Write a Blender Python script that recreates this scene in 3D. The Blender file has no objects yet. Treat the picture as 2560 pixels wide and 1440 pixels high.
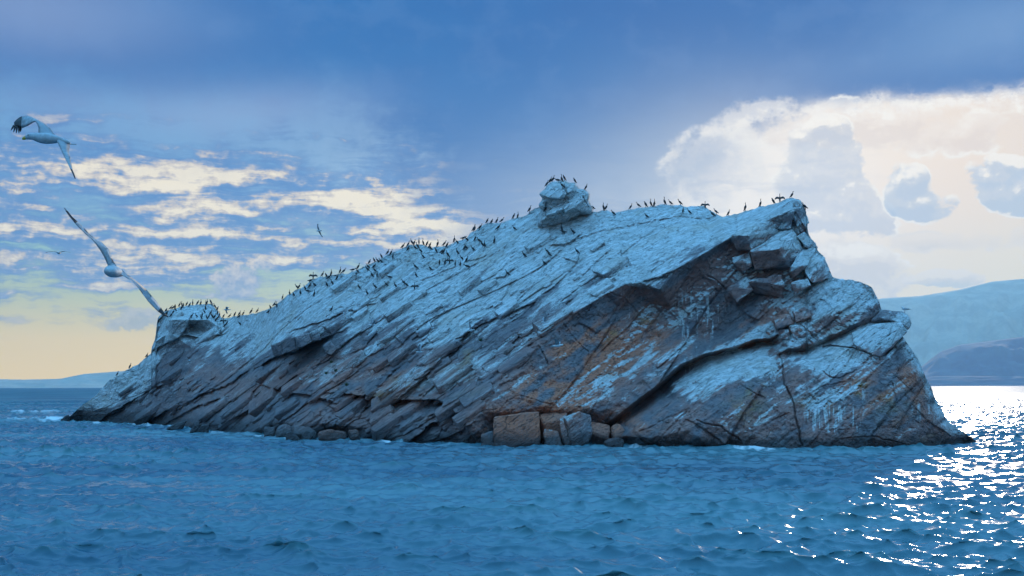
import bpy, bmesh, math, random
import numpy as np
from mathutils import Vector, Matrix
from mathutils.bvhtree import BVHTree
from mathutils.geometry import delaunay_2d_cdt

R = math.radians
random.seed(7)
scene = bpy.context.scene
COL = scene.collection

# ------------------------------------------------------------------ camera
F = 3090.0                      # focal length in photograph pixels (2560 wide)
K = 1.2                         # metres per depth unit used in the tables below
HC = 3.5 * K                    # eye height above the lake, on a boat deck
PITCH = math.atan(246.0 / F)
ROLL = R(0.13)
cam_d = bpy.data.cameras.new('camera')
cam = bpy.data.objects.new('camera', cam_d)
COL.objects.link(cam)
cam_d.sensor_width = 36.0
cam_d.lens = 36.0 * F / 2560.0
cam_d.clip_start = 0.1
cam_d.clip_end = 60000.0
CM = Matrix.Rotation(R(90) + PITCH, 4, 'X') @ Matrix.Rotation(-ROLL, 4, 'Z')
CM.translation = Vector((0, 0, HC))
cam.matrix_world = CM
scene.camera = cam
R3 = np.array(CM.to_3x3())
CAMP = np.array((0, 0, HC))


def rays(px, py):
    px = np.asarray(px, float); py = np.asarray(py, float)
    d = np.stack([(px - 1280) / F, -(py - 720) / F, -np.ones_like(px)], -1)
    d = d @ R3.T
    return d / d[..., 1:2]


def pos(px, py, D):
    """photo pixel + depth (table units) -> world point"""
    return CAMP + rays(px, py) * (np.asarray(D, float) * K)[..., None]


def V(px, py, D):
    return Vector(pos(px, py, D).tolist())


def proj(P):
    q = (np.asarray(P) - CAMP) @ R3
    return 1280 + F * q[..., 0] / -q[..., 2], 720 - F * q[..., 1] / -q[..., 2]


def water_D(px, py):
    d = rays(px, py)
    return -3.5 / d[..., 2]


def ang(px, py):
    d = rays(px, py)
    d = d / np.linalg.norm(d)
    return math.atan2(d[0], d[1]), math.asin(d[2])


def lin(r, g, b, k=1.0):
    f = lambda c: (c / 255 / 12.92 if c / 255 <= .04045 else ((c / 255 + .055) / 1.055) ** 2.4) * k
    return (f(r), f(g), f(b), 1.0)


# ------------------------------------------------------------------ node helpers
class S:
    """a socket with arithmetic"""
    def __init__(s, nt, k): s.nt, s.k = nt, k
    def _m(s, op, *a, clamp=False):
        n = s.nt.nodes.new('ShaderNodeMath'); n.operation = op; n.use_clamp = clamp
        for i, x in enumerate((s,) + a):
            if isinstance(x, S): s.nt.links.new(x.k, n.inputs[i])
            else: n.inputs[i].default_value = float(x)
        return S(s.nt, n.outputs[0])
    def __add__(s, o): return s._m('ADD', o)
    __radd__ = __add__
    def __sub__(s, o): return s._m('SUBTRACT', o)
    def __rsub__(s, o): return (s * -1.0) + o
    def __mul__(s, o): return s._m('MULTIPLY', o)
    __rmul__ = __mul__
    def __truediv__(s, o): return s._m('DIVIDE', o)
    def pw(s, o): return s._m('POWER', o)
    def mx(s, o): return s._m('MAXIMUM', o)
    def mn(s, o): return s._m('MINIMUM', o)
    def exp(s): return s._m('EXPONENT')
    def cl(s): return s._m('ADD', 0.0, clamp=True)
    def abs(s): return s._m('ABSOLUTE')
    def ss(s, a, b):
        n = s.nt.nodes.new('ShaderNodeMapRange'); n.interpolation_type = 'SMOOTHSTEP'
        s.nt.links.new(s.k, n.inputs[0])
        n.inputs[1].default_value = a; n.inputs[2].default_value = b
        return S(s.nt, n.outputs[0])


def mixc(nt, f, a, b, mode='MIX'):
    n = nt.nodes.new('ShaderNodeMix'); n.data_type = 'RGBA'; n.blend_type = mode
    for sock, x in ((n.inputs[0], f), (n.inputs[6], a), (n.inputs[7], b)):
        if isinstance(x, S): nt.links.new(x.k, sock)
        elif isinstance(x, (int, float)): sock.default_value = x
        else: sock.default_value = tuple(x)
    return S(nt, n.outputs[2])


def combine(nt, x, y, z):
    n = nt.nodes.new('ShaderNodeCombineXYZ')
    for i, q in enumerate((x, y, z)):
        if isinstance(q, S): nt.links.new(q.k, n.inputs[i])
        else: n.inputs[i].default_value = q
    return S(nt, n.outputs[0])


def noise(nt, vec, scale, detail=5, rough=.55, dist=0.0, lac=2.0, dim='3D'):
    n = nt.nodes.new('ShaderNodeTexNoise'); n.noise_dimensions = dim
    if vec is not None: nt.links.new(vec.k, n.inputs['Vector'])
    n.inputs['Scale'].default_value = scale; n.inputs['Detail'].default_value = detail
    n.inputs['Roughness'].default_value = rough; n.inputs['Distortion'].default_value = dist
    n.inputs['Lacunarity'].default_value = lac
    return S(nt, n.outputs[0])


def ramp(nt, f, stops, interp='EASE'):
    n = nt.nodes.new('ShaderNodeValToRGB'); e = n.color_ramp.elements
    n.color_ramp.interpolation = interp
    nt.links.new(f.k, n.inputs[0])
    while len(e) < len(stops): e.new(.5)
    for q, (p, c) in zip(e, stops): q.position = p; q.color = c
    return S(nt, n.outputs[0])


def new_mat(name):
    m = bpy.data.materials.new(name); m.use_nodes = True
    nt = m.node_tree
    return m, nt, nt.nodes['Principled BSDF']


# ------------------------------------------------------------------ sun and sky
SUN_AZ, SUN_EL = ang(2400, 330)
sun_d = bpy.data.lights.new('sun', 'SUN'); sun = bpy.data.objects.new('sun', sun_d)
COL.objects.link(sun)
sun_d.energy = 2.0; sun_d.angle = R(0.5); sun_d.color = (1.0, .88, .74)
sun.location = (60, 160, 60)
sdir = Vector((math.sin(SUN_AZ) * math.cos(SUN_EL), math.cos(SUN_AZ) * math.cos(SUN_EL), math.sin(SUN_EL)))
sun.rotation_euler = sdir.to_track_quat('Z', 'Y').to_euler()

world = bpy.data.worlds.new('World'); scene.world = world; world.use_nodes = True
nt = world.node_tree
bg = nt.nodes['Background']
sky = nt.nodes.new('ShaderNodeTexSky'); sky.sky_type = 'NISHITA'; sky.sun_disc = False
sky.sun_elevation = SUN_EL; sky.sun_rotation = SUN_AZ
sky.air_density = 1.2; sky.dust_density = 1.5; sky.ozone_density = 3.0
tc = nt.nodes.new('ShaderNodeTexCoord')
sep = nt.nodes.new('ShaderNodeSeparateXYZ'); nt.links.new(tc.outputs['Generated'], sep.inputs[0])
X, Y, Z = (S(nt, sep.outputs[i]) for i in range(3))
AZ = X._m('ARCTAN2', Y)
EL = Z._m('ARCSINE')


def blob(px, py, sx, sy, rot=0.0, soft=1.0, wa=None, we=None):
    """gaussian patch of sky: centre and widths given in photo pixels, used as angles"""
    a0, e0 = ang(px, py)
    a = (wa or AZ) - a0; e = (we or EL) - e0
    c, s_ = math.cos(R(rot)), math.sin(R(rot))
    q = (a * c + e * s_) * (F / sx); w = (e * c - a * s_) * (F / sy)
    return ((q * q + w * w) * -soft).exp()


def el_of(py): return ang(1280, py)[1]


dirv = combine(nt, X, Y, Z)
# --- clear air: Nishita, with the warm low band and the blue of the upper sky
nish = mixc(nt, 1.0, S(nt, sky.outputs[0]), (.075, .075, .075, 1), 'MULTIPLY')
eln = (EL / 1.5708).cl()
clear = ramp(nt, eln, [(0.0, lin(250, 212, 116, 1.5)), (el_of(850) / 1.5708, lin(246, 213, 124, 1.35)),
                       (el_of(740) / 1.5708, lin(212, 220, 150)), (el_of(650) / 1.5708, lin(162, 208, 188)),
                       (el_of(500) / 1.5708, lin(120, 172, 212)), (0.20, lin(90, 160, 222)),
                       (0.36, lin(106, 181, 239, 2.2)), (1.0, lin(106, 183, 241, 2.45))], 'LINEAR')
clear = mixc(nt, 0.85, nish, clear)
# --- glow of the veiled sun
gl = blob(2250, 420, 900, 520) * 1.0
clear = mixc(nt, (gl * .95).cl(), clear, lin(250, 226, 198, 1.02))
gl2 = blob(1920, 480, 330, 260)
clear = mixc(nt, (gl2 * .8).cl(), clear, lin(255, 246, 232, 1.1))

nA = noise(nt, combine(nt, X * 1.0, Y * 1.0, Z * 2.6), 3.2, 3, .52)
AE = combine(nt, AZ, EL * 1.35, 0.0)
nB = (noise(nt, AE, 24.0, 4, .55, dim='2D') - .5) * 1.7 + .5
nC = (noise(nt, AE, 78.0, 4, .62, dim='2D') - .5) * 1.9 + .5
nW = nB
OFF = (-.0015, .0065)                                   # towards the light, for shading the clouds
AE2 = combine(nt, AZ + OFF[0], (EL + OFF[1]) * 1.35, 0.0)
nB2 = (noise(nt, AE2, 24.0, 3, .55, dim='2D') - .5) * 1.7 + .5
nC2 = (noise(nt, AE2, 78.0, 3, .62, dim='2D') - .5) * 1.9 + .5

# --- streaky sunlit clouds low on the left
warp_e = EL + (nB - .5) * .007
sv = combine(nt, AZ * 1.0, warp_e * 8.0, 0.0)
st = (noise(nt, sv, 10.0, 5, .6, 0, dim='2D') - .5) * 1.6 + .5
sv2 = combine(nt, AZ * 1.0 - .004, warp_e * 8.0 + .055, 0.0)
st2 = (noise(nt, sv2, 10.0, 4, .6, 0, dim='2D') - .5) * 1.6 + .5
win = ((blob(250, 540, 1250, 190, 4) * 1.25).cl() + blob(950, 560, 330, 90, -6) * .5).cl()
heap = (blob(470, 480, 95, 40, -8) * .42 + blob(200, 405, 280, 42, -5) * .40 + blob(280, 690, 160, 34) * .40 + blob(900, 500, 170, 30, -4) * .40
        + blob(1010, 545, 80, 50) * .45 + blob(1130, 580, 80, 40) * .32 + blob(910, 590, 60, 24, 30) * .3 + blob(800, 660, 120, 16) * .35
        + blob(380, 640, 420, 14, 0) * .22 + blob(60, 590, 150, 20, 0) * .2 + blob(520, 620, 300, 16, 0) * .15)
dens = (st - .5) * .85 + .5 + (win - .66) * .45 + heap * .88 + (nB - .5) * .20 + (nC - .5) * .13
shade_ = dens + (st - st2) * .42 + ((nC - nC2) * .22 + (nB - nB2) * .40) - .16
cloudc = ramp(nt, shade_, [(.30, lin(84, 134, 190)), (.46, lin(106, 144, 192)), (.60, lin(156, 170, 194)), (.72, lin(214, 202, 188)), (.95, lin(255, 240, 206, 1.05))], 'LINEAR')
cov_a = dens.ss(.30, .66) * win.ss(.06, .36)
left_sky = mixc(nt, cov_a * .95, clear, cloudc)


def puff(col, px, py, sx, sy, shade, light, rot=0, amt=.9):
    d = blob(px, py, sx, sy, rot) * (1.0 + (nC - .5) * 1.2 + (nB - .5) * 1.0)
    upl = (EL - ang(px, py)[1]) * (F / sy)
    c = mixc(nt, ((upl * .45 + (nC - .5) * 1.5) + .4).cl(), shade, light)
    return mixc(nt, d.ss(.38, .78) * amt, col, c)


cl_ = left_sky
cl_ = puff(cl_, 590, 700, 80, 55, lin(150, 170, 196), lin(232, 220, 202), 15)
cl_ = puff(cl_, 655, 660, 28, 24, lin(176, 186, 196), lin(242, 228, 206))
cl_ = puff(cl_, 345, 800, 85, 30, lin(160, 174, 182), lin(214, 208, 188), 10, .75)

# --- the high dark bank of cloud, its lower edge lit on the right
edge = ((AZ - ang(1790, 500)[0] + (nB - .5) * .05) * (F / 270.0)).ss(-1.0, 1.0)
lft = ((AZ - ang(1060, 500)[0] + (nB - .5) * .05) * (F / 190.0)).ss(-1.0, 1.0)
e_left, e_mid, e_right = ang(500, 330)[1], ang(1400, 640)[1], ang(2200, 262)[1]
edge_el = lft * (e_mid - e_left) + e_left
edge_el = edge_el * (1.0 - edge) + edge * e_right
softness = edge * -.075 + .085
dd = (EL - edge_el + (nB - .5) * (.03 - edge * .018) + (nC - .5) * .008) / softness
deck_a = dd.ss(-.5, .75)
deck = mixc(nt, nA.ss(.30, .74), lin(0, 87, 160), lin(0, 100, 170))
deck = mixc(nt, (blob(60, 20, 420, 120) * .5 + blob(560, 300, 330, 75, 8) * .6 + blob(100, 260, 330, 60) * .35).cl(), deck, lin(160, 174, 206))
deck = mixc(nt, (blob(1450, 560, 420, 190) * .75 + blob(1720, 420, 260, 200) * .55).cl(), deck, lin(168, 182, 200))
deck = mixc(nt, (blob(2500, 60, 260, 90) * .6 + blob(2150, 170, 300, 60) * .25).cl(), deck, lin(112, 150, 196))
deck = mixc(nt, nW.ss(.4, .85) * .10, deck, lin(128, 158, 202))
# the bank ends overhead and to the sides: open blue sky beyond
reach = ((EL - R(29)) * 3.2 + (nA - .5) * 1.6).ss(-.45, .45)
side = (AZ.abs() - R(62) + (nA - .5) * .9).ss(-.35, .35)
deck_a = deck_a * (1.0 - reach) * (1.0 - side * .85)
front = mixc(nt, (deck_a * .96).cl(), cl_, deck)
rim = ((dd * dd) * -2.2).exp() * edge * edge * (1.0 - side)
front = mixc(nt, (rim * (nC.ss(.3, .7) * .6 + .35)).cl(), front, lin(255, 246, 232))

# --- cumulus with silver rims in front of the glow
EL2 = EL + OFF[1]; AZ2 = AZ + OFF[0]


def cumulus(col, parts, thr, core, mid, rimc, w=.22, amt=.75, g=1.35):
    """heaped cloud: edges broken by noise, lit where the cloud thins towards the light"""
    f1 = f2 = 0.0
    for px, py, sx, sy, rot, k in parts:
        f1 = blob(px, py, sx, sy, rot) * k + f1
        f2 = blob(px, py, sx, sy, rot, 1.0, AZ2, EL2) * k + f2
    f1, f2 = f1.mn(1.1), f2.mn(1.1)
    d = f1 * ((nB - .5) * 1.2 + (nC - .5) * .42 + 1.0) - thr
    d2 = f2 * ((nB2 - .5) * 1.2 + (nC2 - .5) * .30 + (nC - .5) * .12 + 1.0) - thr
    l = ((d - d2) * g + .36 - d.mn(.6) * .35).cl()
    body = ramp(nt, l, [(.0, core), (.42, mid), (.85, rimc)], 'EASE')
    col = mixc(nt, d.ss(0, w) * amt, col, body)
    r = (d - w * .42) / (w * .26)
    return mixc(nt, (((r * r) * -1.0).exp() * (nB.ss(.35, .7) * .75)).cl(), col, rimc)


WH = lin(255, 248, 234, 1.02)
front = mixc(nt, (blob(1900, 470, 190, 170) * .55).cl(), front, lin(246, 238, 226))
# broad billows of the bright bank, then the heaps in front of it
front = cumulus(front, [(2330, 330, 420, 70, -3, .8), (2050, 300, 190, 60, 6, .6)], .40, lin(232, 216, 202), lin(246, 232, 216), WH, .35, .55)
front = cumulus(front, [(2060, 690, 210, 80, -16, .95), (2160, 640, 120, 60, -30, .6)], .40, lin(214, 210, 208), lin(234, 226, 216), WH, .22, .7)
front = cumulus(front, [(1800, 430, 150, 130, 20, .7), (1720, 400, 70, 60, 0, .4)], .30, lin(186, 196, 208), lin(212, 212, 214), lin(242, 236, 226), .6, .5)
front = cumulus(front, [(2010, 330, 46, 44, 0, .7), (2075, 320, 46, 40, 0, .75), (2120, 370, 40, 45, 0, .6), (2050, 420, 95, 95, 0, .8), (2140, 450, 40, 50, 0, .6), (2110, 530, 120, 80, -20, .8), (2000, 500, 100, 110, 0, .5), (2190, 560, 60, 40, -20, .5)], .46, lin(186, 196, 210), lin(204, 208, 214), WH, .26, .62)
front = cumulus(front, [(2235, 425, 34, 38, 0, .7), (2295, 440, 34, 36, 0, .65), (2260, 490, 60, 50, 0, .7), (2320, 525, 70, 42, -10, .75), (2382, 505, 30, 28, 0, .6)], .46, lin(172, 192, 212), lin(190, 202, 214), WH)
front = cumulus(front, [(2430, 430, 34, 32, 0, .65), (2490, 415, 36, 34, 0, .7), (2545, 420, 40, 36, 0, .7), (2510, 480, 90, 52, 0, .8), (2600, 470, 90, 70, 0, .7)], .46, lin(172, 194, 214), lin(192, 204, 216), WH)
front = cumulus(front, [(2385, 695, 80, 28, 0, .9), (2300, 700, 90, 20, 0, .5)], .46, lin(194, 204, 208), lin(216, 214, 210), lin(246, 236, 220), .15, .75)
front = cumulus(front, [(2420, 600, 260, 34, 0, .7)], .36, lin(206, 206, 204), lin(226, 218, 208), lin(240, 230, 216), .35, .5)
wisp = (blob(1960, 275, 150, 32, -3) + blob(1800, 315, 120, 22, 12) * .8 + blob(1690, 385, 45, 30) * .6)
wd = (wisp * ((nB - .5) * 1.6 + (nC - .5) * .9 + 1.0)).ss(.35, .95)
front = mixc(nt, wd * .6, front, lin(248, 240, 228))
nt.links.new(front.k, bg.inputs[0])
bg.inputs[1].default_value = 1.0

vs = scene.view_settings
vs.view_transform = 'Standard'; vs.look = 'None'; vs.exposure = 0.12; vs.gamma = 1.0
vs.use_curve_mapping = False
scene.cycles.sample_clamp_indirect = 6.0
scene.cycles.max_bounces = 4
scene.cycles.diffuse_bounces = 2
scene.cycles.glossy_bounces = 2
scene.cycles.volume_bounces = 1
world.cycles.sampling_method = 'NONE'


# ------------------------------------------------------------------ object helpers
def link(name, me, mat=None, parent=None, smooth=False):
    o = bpy.data.objects.new(name, me); COL.objects.link(o)
    if mat is not None and not me.materials: me.materials.append(mat)
    if parent is not None: o.parent = parent
    if smooth and len(me.polygons):
        me.polygons.foreach_set('use_smooth', np.ones(len(me.polygons), bool))
    return o


def empty(name, loc=(0, 0, 0)):
    o = bpy.data.objects.new(name, None); COL.objects.link(o); o.location = loc
    o.empty_display_size = .2
    return o


def tag(o, label, cat, group=None):
    o['label'] = label; o['category'] = cat
    if group: o['group'] = group
    return o


def grid_mesh(name, P):
    """P (rows, cols, 3) -> quad grid mesh"""
    r, c = P.shape[:2]
    me = bpy.data.meshes.new(name)
    idx = np.arange(r * c).reshape(r, c)
    q = np.stack([idx[:-1, :-1], idx[1:, :-1], idx[1:, 1:], idx[:-1, 1:]], -1).reshape(-1, 4)
    me.vertices.add(r * c); me.vertices.foreach_set('co', P.reshape(-1).astype(np.float32))
    me.loops.add(q.size); me.loops.foreach_set('vertex_index', q.reshape(-1).astype(np.int32))
    me.polygons.add(len(q)); me.polygons.foreach_set('loop_start', np.arange(0, q.size, 4, dtype=np.int32))
    me.update(calc_edges=True)
    return me


def h2(i, j, seed=0):
    i = np.asarray(i).astype(np.int64); j = np.asarray(j).astype(np.int64)
    n = (i * 374761393 + j * 668265263 + seed * 1442695041) & 0xffffffff
    n = ((n ^ (n >> 13)) * 1274126177) & 0xffffffff
    n = ((n ^ (n >> 16)) * 2246822519) & 0xffffffff
    return ((n ^ (n >> 15)) & 0xffffff) / float(0xffffff)


def vn(x, y, seed=0):
    xi = np.floor(x); yi = np.floor(y); fx = x - xi; fy = y - yi
    fx = fx * fx * (3 - 2 * fx); fy = fy * fy * (3 - 2 * fy)
    a = h2(xi, yi, seed); b = h2(xi + 1, yi, seed); c = h2(xi, yi + 1, seed); d = h2(xi + 1, yi + 1, seed)
    return (a * (1 - fx) + b * fx) * (1 - fy) + (c * (1 - fx) + d * fx) * fy


def fbm(x, y, o=4, seed=0, g=.5):
    s = 0; a = 1; t = 0
    for k in range(o):
        s = s + a * (vn(x * 2 ** k, y * 2 ** k, seed + k * 17) - .5); t += a; a *= g
    return s / t * 2


def sst(a, b, x):
    t = np.clip((x - a) / (b - a), 0, 1)
    return t * t * (3 - 2 * t)


# ------------------------------------------------------------------ water
def build_water():
    fine = np.linspace(R(-25.5), R(25.5), 720)
    coarse = np.linspace(R(25.5), R(360 - 25.5), 70)[1:-1]
    th = np.concatenate([fine, coarse, [R(360 - 25.5)]])
    r = [1.5]
    while r[-1] < 24: r.append(r[-1] * 1.12)
    r[-1] = 24
    while r[-1] < 420:
        r.append(r[-1] + min(max(r[-1] ** 2 / (HC * 1236) * .4, .06), .32 if r[-1] < 150 else .002 * r[-1]))
    while r[-1] < 17200: r.append(r[-1] * 1.07)
    r = np.array(r)
    dr = np.gradient(r)
    dth = np.full(len(th), .00124)
    dth[720:] = .08
    TH, RR = np.meshgrid(th, r)
    x0 = RR * np.sin(TH); y0 = RR * np.cos(TH)
    sp = np.maximum(dr[:, None] * .75, RR * dth[None, :])
    rng = np.random.RandomState(4)
    x = x0.copy(); y = y0.copy(); z = np.zeros_like(x0)
    gust = .75 + .55 * vn(x0 / 13 + 40, y0 / 26 + 40, 3) * 1.0
    N = 64
    lams = np.exp(np.linspace(math.log(.26), math.log(6.0), N))
    for k, lam in enumerate(lams):
        a = R(-14) + rng.normal(0, .62)
        kx, ky = math.sin(a) * 2 * math.pi / lam, -math.cos(a) * 2 * math.pi / lam
        amp = .0072 * lam * float(np.interp(lam, [.2, .35, 1.0, 1.6, 3.0, 6.0], [1.1, 2.0, 2.0, 1.4, .9, .7])) * rng.uniform(.5, 1.5)
        w = sst(1.6, 3.2, lam / sp) * amp * gust
        if w.max() <= 0: continue
        ph = kx * x0 + ky * y0 + rng.uniform(0, 6.283)
        z += w * np.cos(ph)
        s_ = w * np.sin(ph) * 1.15
        x -= s_ * math.sin(a); y += s_ * math.cos(a)
    # low breaking wave off the left tip of the rock
    foam = np.zeros_like(z)
    px, py = proj(np.stack([x0, y0, np.zeros_like(x0)], -1))
    ok = (y0 > 5) & (px > -200) & (px < 260) & (py > 990) & (py < 1075)
    n1 = fbm(px / 38, py / 7, 4, 5); n2 = fbm(px / 11, py / 3.0, 4, 8)
    for (cx, cy, sx, sy, hh, ff) in ((40, 1035, 130, 5, .55, .5), (75, 1034, 75, 3, .2, .9), (130, 1051, 34, 4.5, .25, 1.15), (45, 1046, 60, 3, .12, .6)):
        g = np.exp(-((px - cx) / sx) ** 2 - ((py - cy - 2.0 * np.sin(px / 31)) / sy) ** 2) * ok
        z += g * hh * (.8 + .3 * n1)
        foam = np.maximum(foam, g * ff * sst(-.12, .3, n2 + n1 * .6 + (ff - .8) * .6))
    # thin broken wash along the foot of the rock
    for k in range(len(BOT) - 1):
        (xa, ya), (xb, yb) = BOT[k], BOT[k + 1]
        m = (y0 > 5) & (px >= xa) & (px < xb) & (np.abs(py - 1090) < 50)
        yy = ya + (yb - ya) * (px - xa) / (xb - xa)
        g = np.exp(-((py - yy - 2.0 - 2.5 * n1) / 2.3) ** 2) * m
        foam = np.maximum(foam, g * sst(.1, .45, fbm(px / 60, py * 0 + 3, 3, 21) + n2 * .5) * .85)
    P = np.stack([x, y, z], -1)
    me = grid_mesh('water', P[:, :])
    a = me.attributes.new('foam', 'FLOAT', 'POINT'); a.data.foreach_set('value', foam.reshape(-1).astype(np.float32))
    m, n, b = new_mat('lake_water')
    at = n.nodes.new('ShaderNodeAttribute'); at.attribute_name = 'foam'
    fo = S(n, at.outputs['Fac'])
    g = n.nodes.new('ShaderNodeNewGeometry')
    sp_ = n.nodes.new('ShaderNodeSeparateXYZ'); n.links.new(g.outputs['Position'], sp_.inputs[0])
    wx, wy, wz = (S(n, sp_.outputs[i]) for i in range(3))
    vec = combine(n, wx * .9, wy * 1.0, 0.0)
    big = noise(n, combine(n, wx * .6, wy, 0.0), .035, 3, .5)
    tone = mixc(n, big.ss(.38, .62), (.022, .098, .145, 1), (.085, .200, .228, 1))  # sky reflection put into the base colour as paler patches
    tone = mixc(n, (wz - .06).ss(.0, .22) * .55, tone, (.010, .105, .110, 1))     # light through thin crests put in as green base colour
    colr = mixc(n, fo.cl(), tone, (.72, .78, .80, 1))
    n.links.new(colr.k, b.inputs['Base Color'])
    b.inputs['IOR'].default_value = 1.333
    dist = (wx * wx + wy * wy).pw(.5)
    spark = noise(n, combine(n, wx * .8, wy, 0.0), 16.0, 2, .5).ss(.60, .68)          # glassy facets among ruffled ones
    ruffle = noise(n, combine(n, wx * .35, wy, 0.0), .22, 4, .6).ss(.3, .7) * .08 + .13
    rough = ruffle * (1.0 - spark * .5) + dist.ss(60, 420) * .10 + dist.ss(300, 900) * .28 + fo * .3
    n.links.new(rough.k, b.inputs['Roughness'])
    n1_ = noise(n, vec, 4.2, 5, .6, .3)
    n2_ = noise(n, vec, 1.15, 3, .55, .2)
    n3_ = noise(n, vec, .30, 3, .6)
    far = dist.ss(60, 400)
    n0_ = noise(n, combine(n, wx * .7, wy, 0.0), 11.0, 3, .6)
    hgt = n1_ * .022 + n0_ * .012 + n2_ * (far * .16 + .04) + n3_ * (far * .55) + noise(n, combine(n, wx * .30, wy * .07, 0.0), 1.0, 4, .65) * (dist * dist * 2e-5).mn(6.0) * far
    bp = n.nodes.new('ShaderNodeBump'); bp.inputs['Strength'].default_value = .8; bp.inputs['Distance'].default_value = 1.0
    n.links.new(hgt.k, bp.inputs['Height']); n.links.new(bp.outputs[0], b.inputs['Normal'])
    b.inputs['Coat Weight'].default_value = .22; b.inputs['Coat Roughness'].default_value = .52; b.inputs['Coat IOR'].default_value = 1.333
    # far off, the wave faces turned to us show more of the water's own colour
    df = n.nodes.new('ShaderNodeBsdfDiffuse'); n.links.new(tone.k, df.inputs['Color'])
    mx = n.nodes.new('ShaderNodeMixShader'); n.links.new((dist.ss(120, 520) * .6).k, mx.inputs[0])
    n.links.new(b.outputs[0], mx.inputs[1]); n.links.new(df.outputs[0], mx.inputs[2])
    n.links.new(mx.outputs[0], n.nodes['Material Output'].inputs['Surface'])
    o = link('water', me, m, smooth=True); o['kind'] = 'structure'
    o['label'] = 'choppy blue lake water with sun glitter'
    return o


# ------------------------------------------------------------------ the rock: outline in the photograph
TOP = [(160, 1051), (168, 1048), (196, 1020), (233, 995), (252, 973), (275, 950), (297, 938), (323, 921), (348, 910), (365, 894), (378, 884),
       (380, 866), (388, 846), (391, 821), (393, 800), (398, 790), (404, 784), (417, 776), (435, 772), (452, 767), (477, 763), (506, 762), (531, 760),
       (539, 773), (549, 782), (553, 795), (559, 797), (590, 790), (635, 784), (660, 777), (674, 772), (688, 766), (700, 753), (714, 742),
       (730, 731), (747, 722), (764, 714), (778, 700), (801, 692), (829, 689), (854, 683), (871, 686), (893, 675), (921, 662), (941, 654),
       (964, 640), (989, 627), (1006, 621), (1023, 612), (1054, 612), (1076, 620), (1093, 617), (1127, 612), (1138, 605), (1166, 596),
       (1175, 582), (1194, 572), (1217, 558), (1250, 557), (1279, 548), (1315, 540), (1320, 534), (1328, 525), (1337, 520), (1347, 517),
       (1380, 524), (1440, 528), (1484, 531), (1503, 527), (1520, 524), (1528, 531), (1548, 530), (1576, 523), (1618, 517), (1660, 511),
       (1700, 513), (1716, 518), (1742, 514), (1761, 514), (1773, 523), (1787, 532), (1806, 542), (1820, 538), (1843, 535), (1861, 527),
       (1884, 523), (1898, 516), (1912, 516), (1931, 511), (1946, 506), (1962, 499), (1979, 494), (1999, 499), (2010, 513), (2016, 530),
       (2018, 565), (2021, 585), (2030, 601), (2041, 616), (2044, 627), (2058, 640), (2069, 662), (2081, 693), (2100, 698), (2131, 700),
       (2154, 707), (2179, 716), (2189, 736), (2199, 758), (2203, 772), (2214, 778), (2240, 800), (2250, 830), (2262, 850), (2274, 867),
       (2291, 889), (2302, 914), (2314, 942), (2328, 968), (2336, 993), (2345, 1007), (2357, 1027), (2364, 1044), (2381, 1061), (2401, 1077),
       (2426, 1092), (2449, 1109)]
BOT = [(160, 1052), (260, 1056), (350, 1060), (430, 1066), (500, 1076), (560, 1080), (620, 1083), (700, 1092), (800, 1098), (900, 1098), (1000, 1106),
       (1100, 1108), (1230, 1114), (1400, 1114), (1530, 1114), (1700, 1118), (1900, 1121), (2000, 1122), (2100, 1122), (2250, 1121), (2330, 1117),
       (2400, 1112), (2449, 1110)]
RD = [(160, 128.5), (300, 124), (380, 123), (480, 122), (560, 119), (700, 106), (850, 102), (1000, 99.5), (1200, 97), (1400, 95), (1600, 93.5), (1750, 92), (1860, 89),
      (1950, 86), (2000, 84), (2030, 82), (2080, 80), (2140, 79), (2190, 77.5), (2240, 76.2), (2262, 75.5), (2330, 73.6), (2400, 73.3), (2449, 74)]
TA, BA, RA = (np.array(q, float) for q in (TOP, BOT, RD))
topf = lambda x: np.interp(x, TA[:, 0], TA[:, 1])
botf = lambda x: np.interp(x, BA[:, 0], BA[:, 1])
rdf = lambda x: np.interp(x, RA[:, 0], RA[:, 1])


def slopeD(x, y):
    t, b = topf(x), botf(x)
    s_ = np.clip((b - y) / np.maximum(b - t, 1), 0, 1)
    dw = water_D(x, b)
    return dw + (rdf(x) - dw) * s_ ** 1.1


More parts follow.
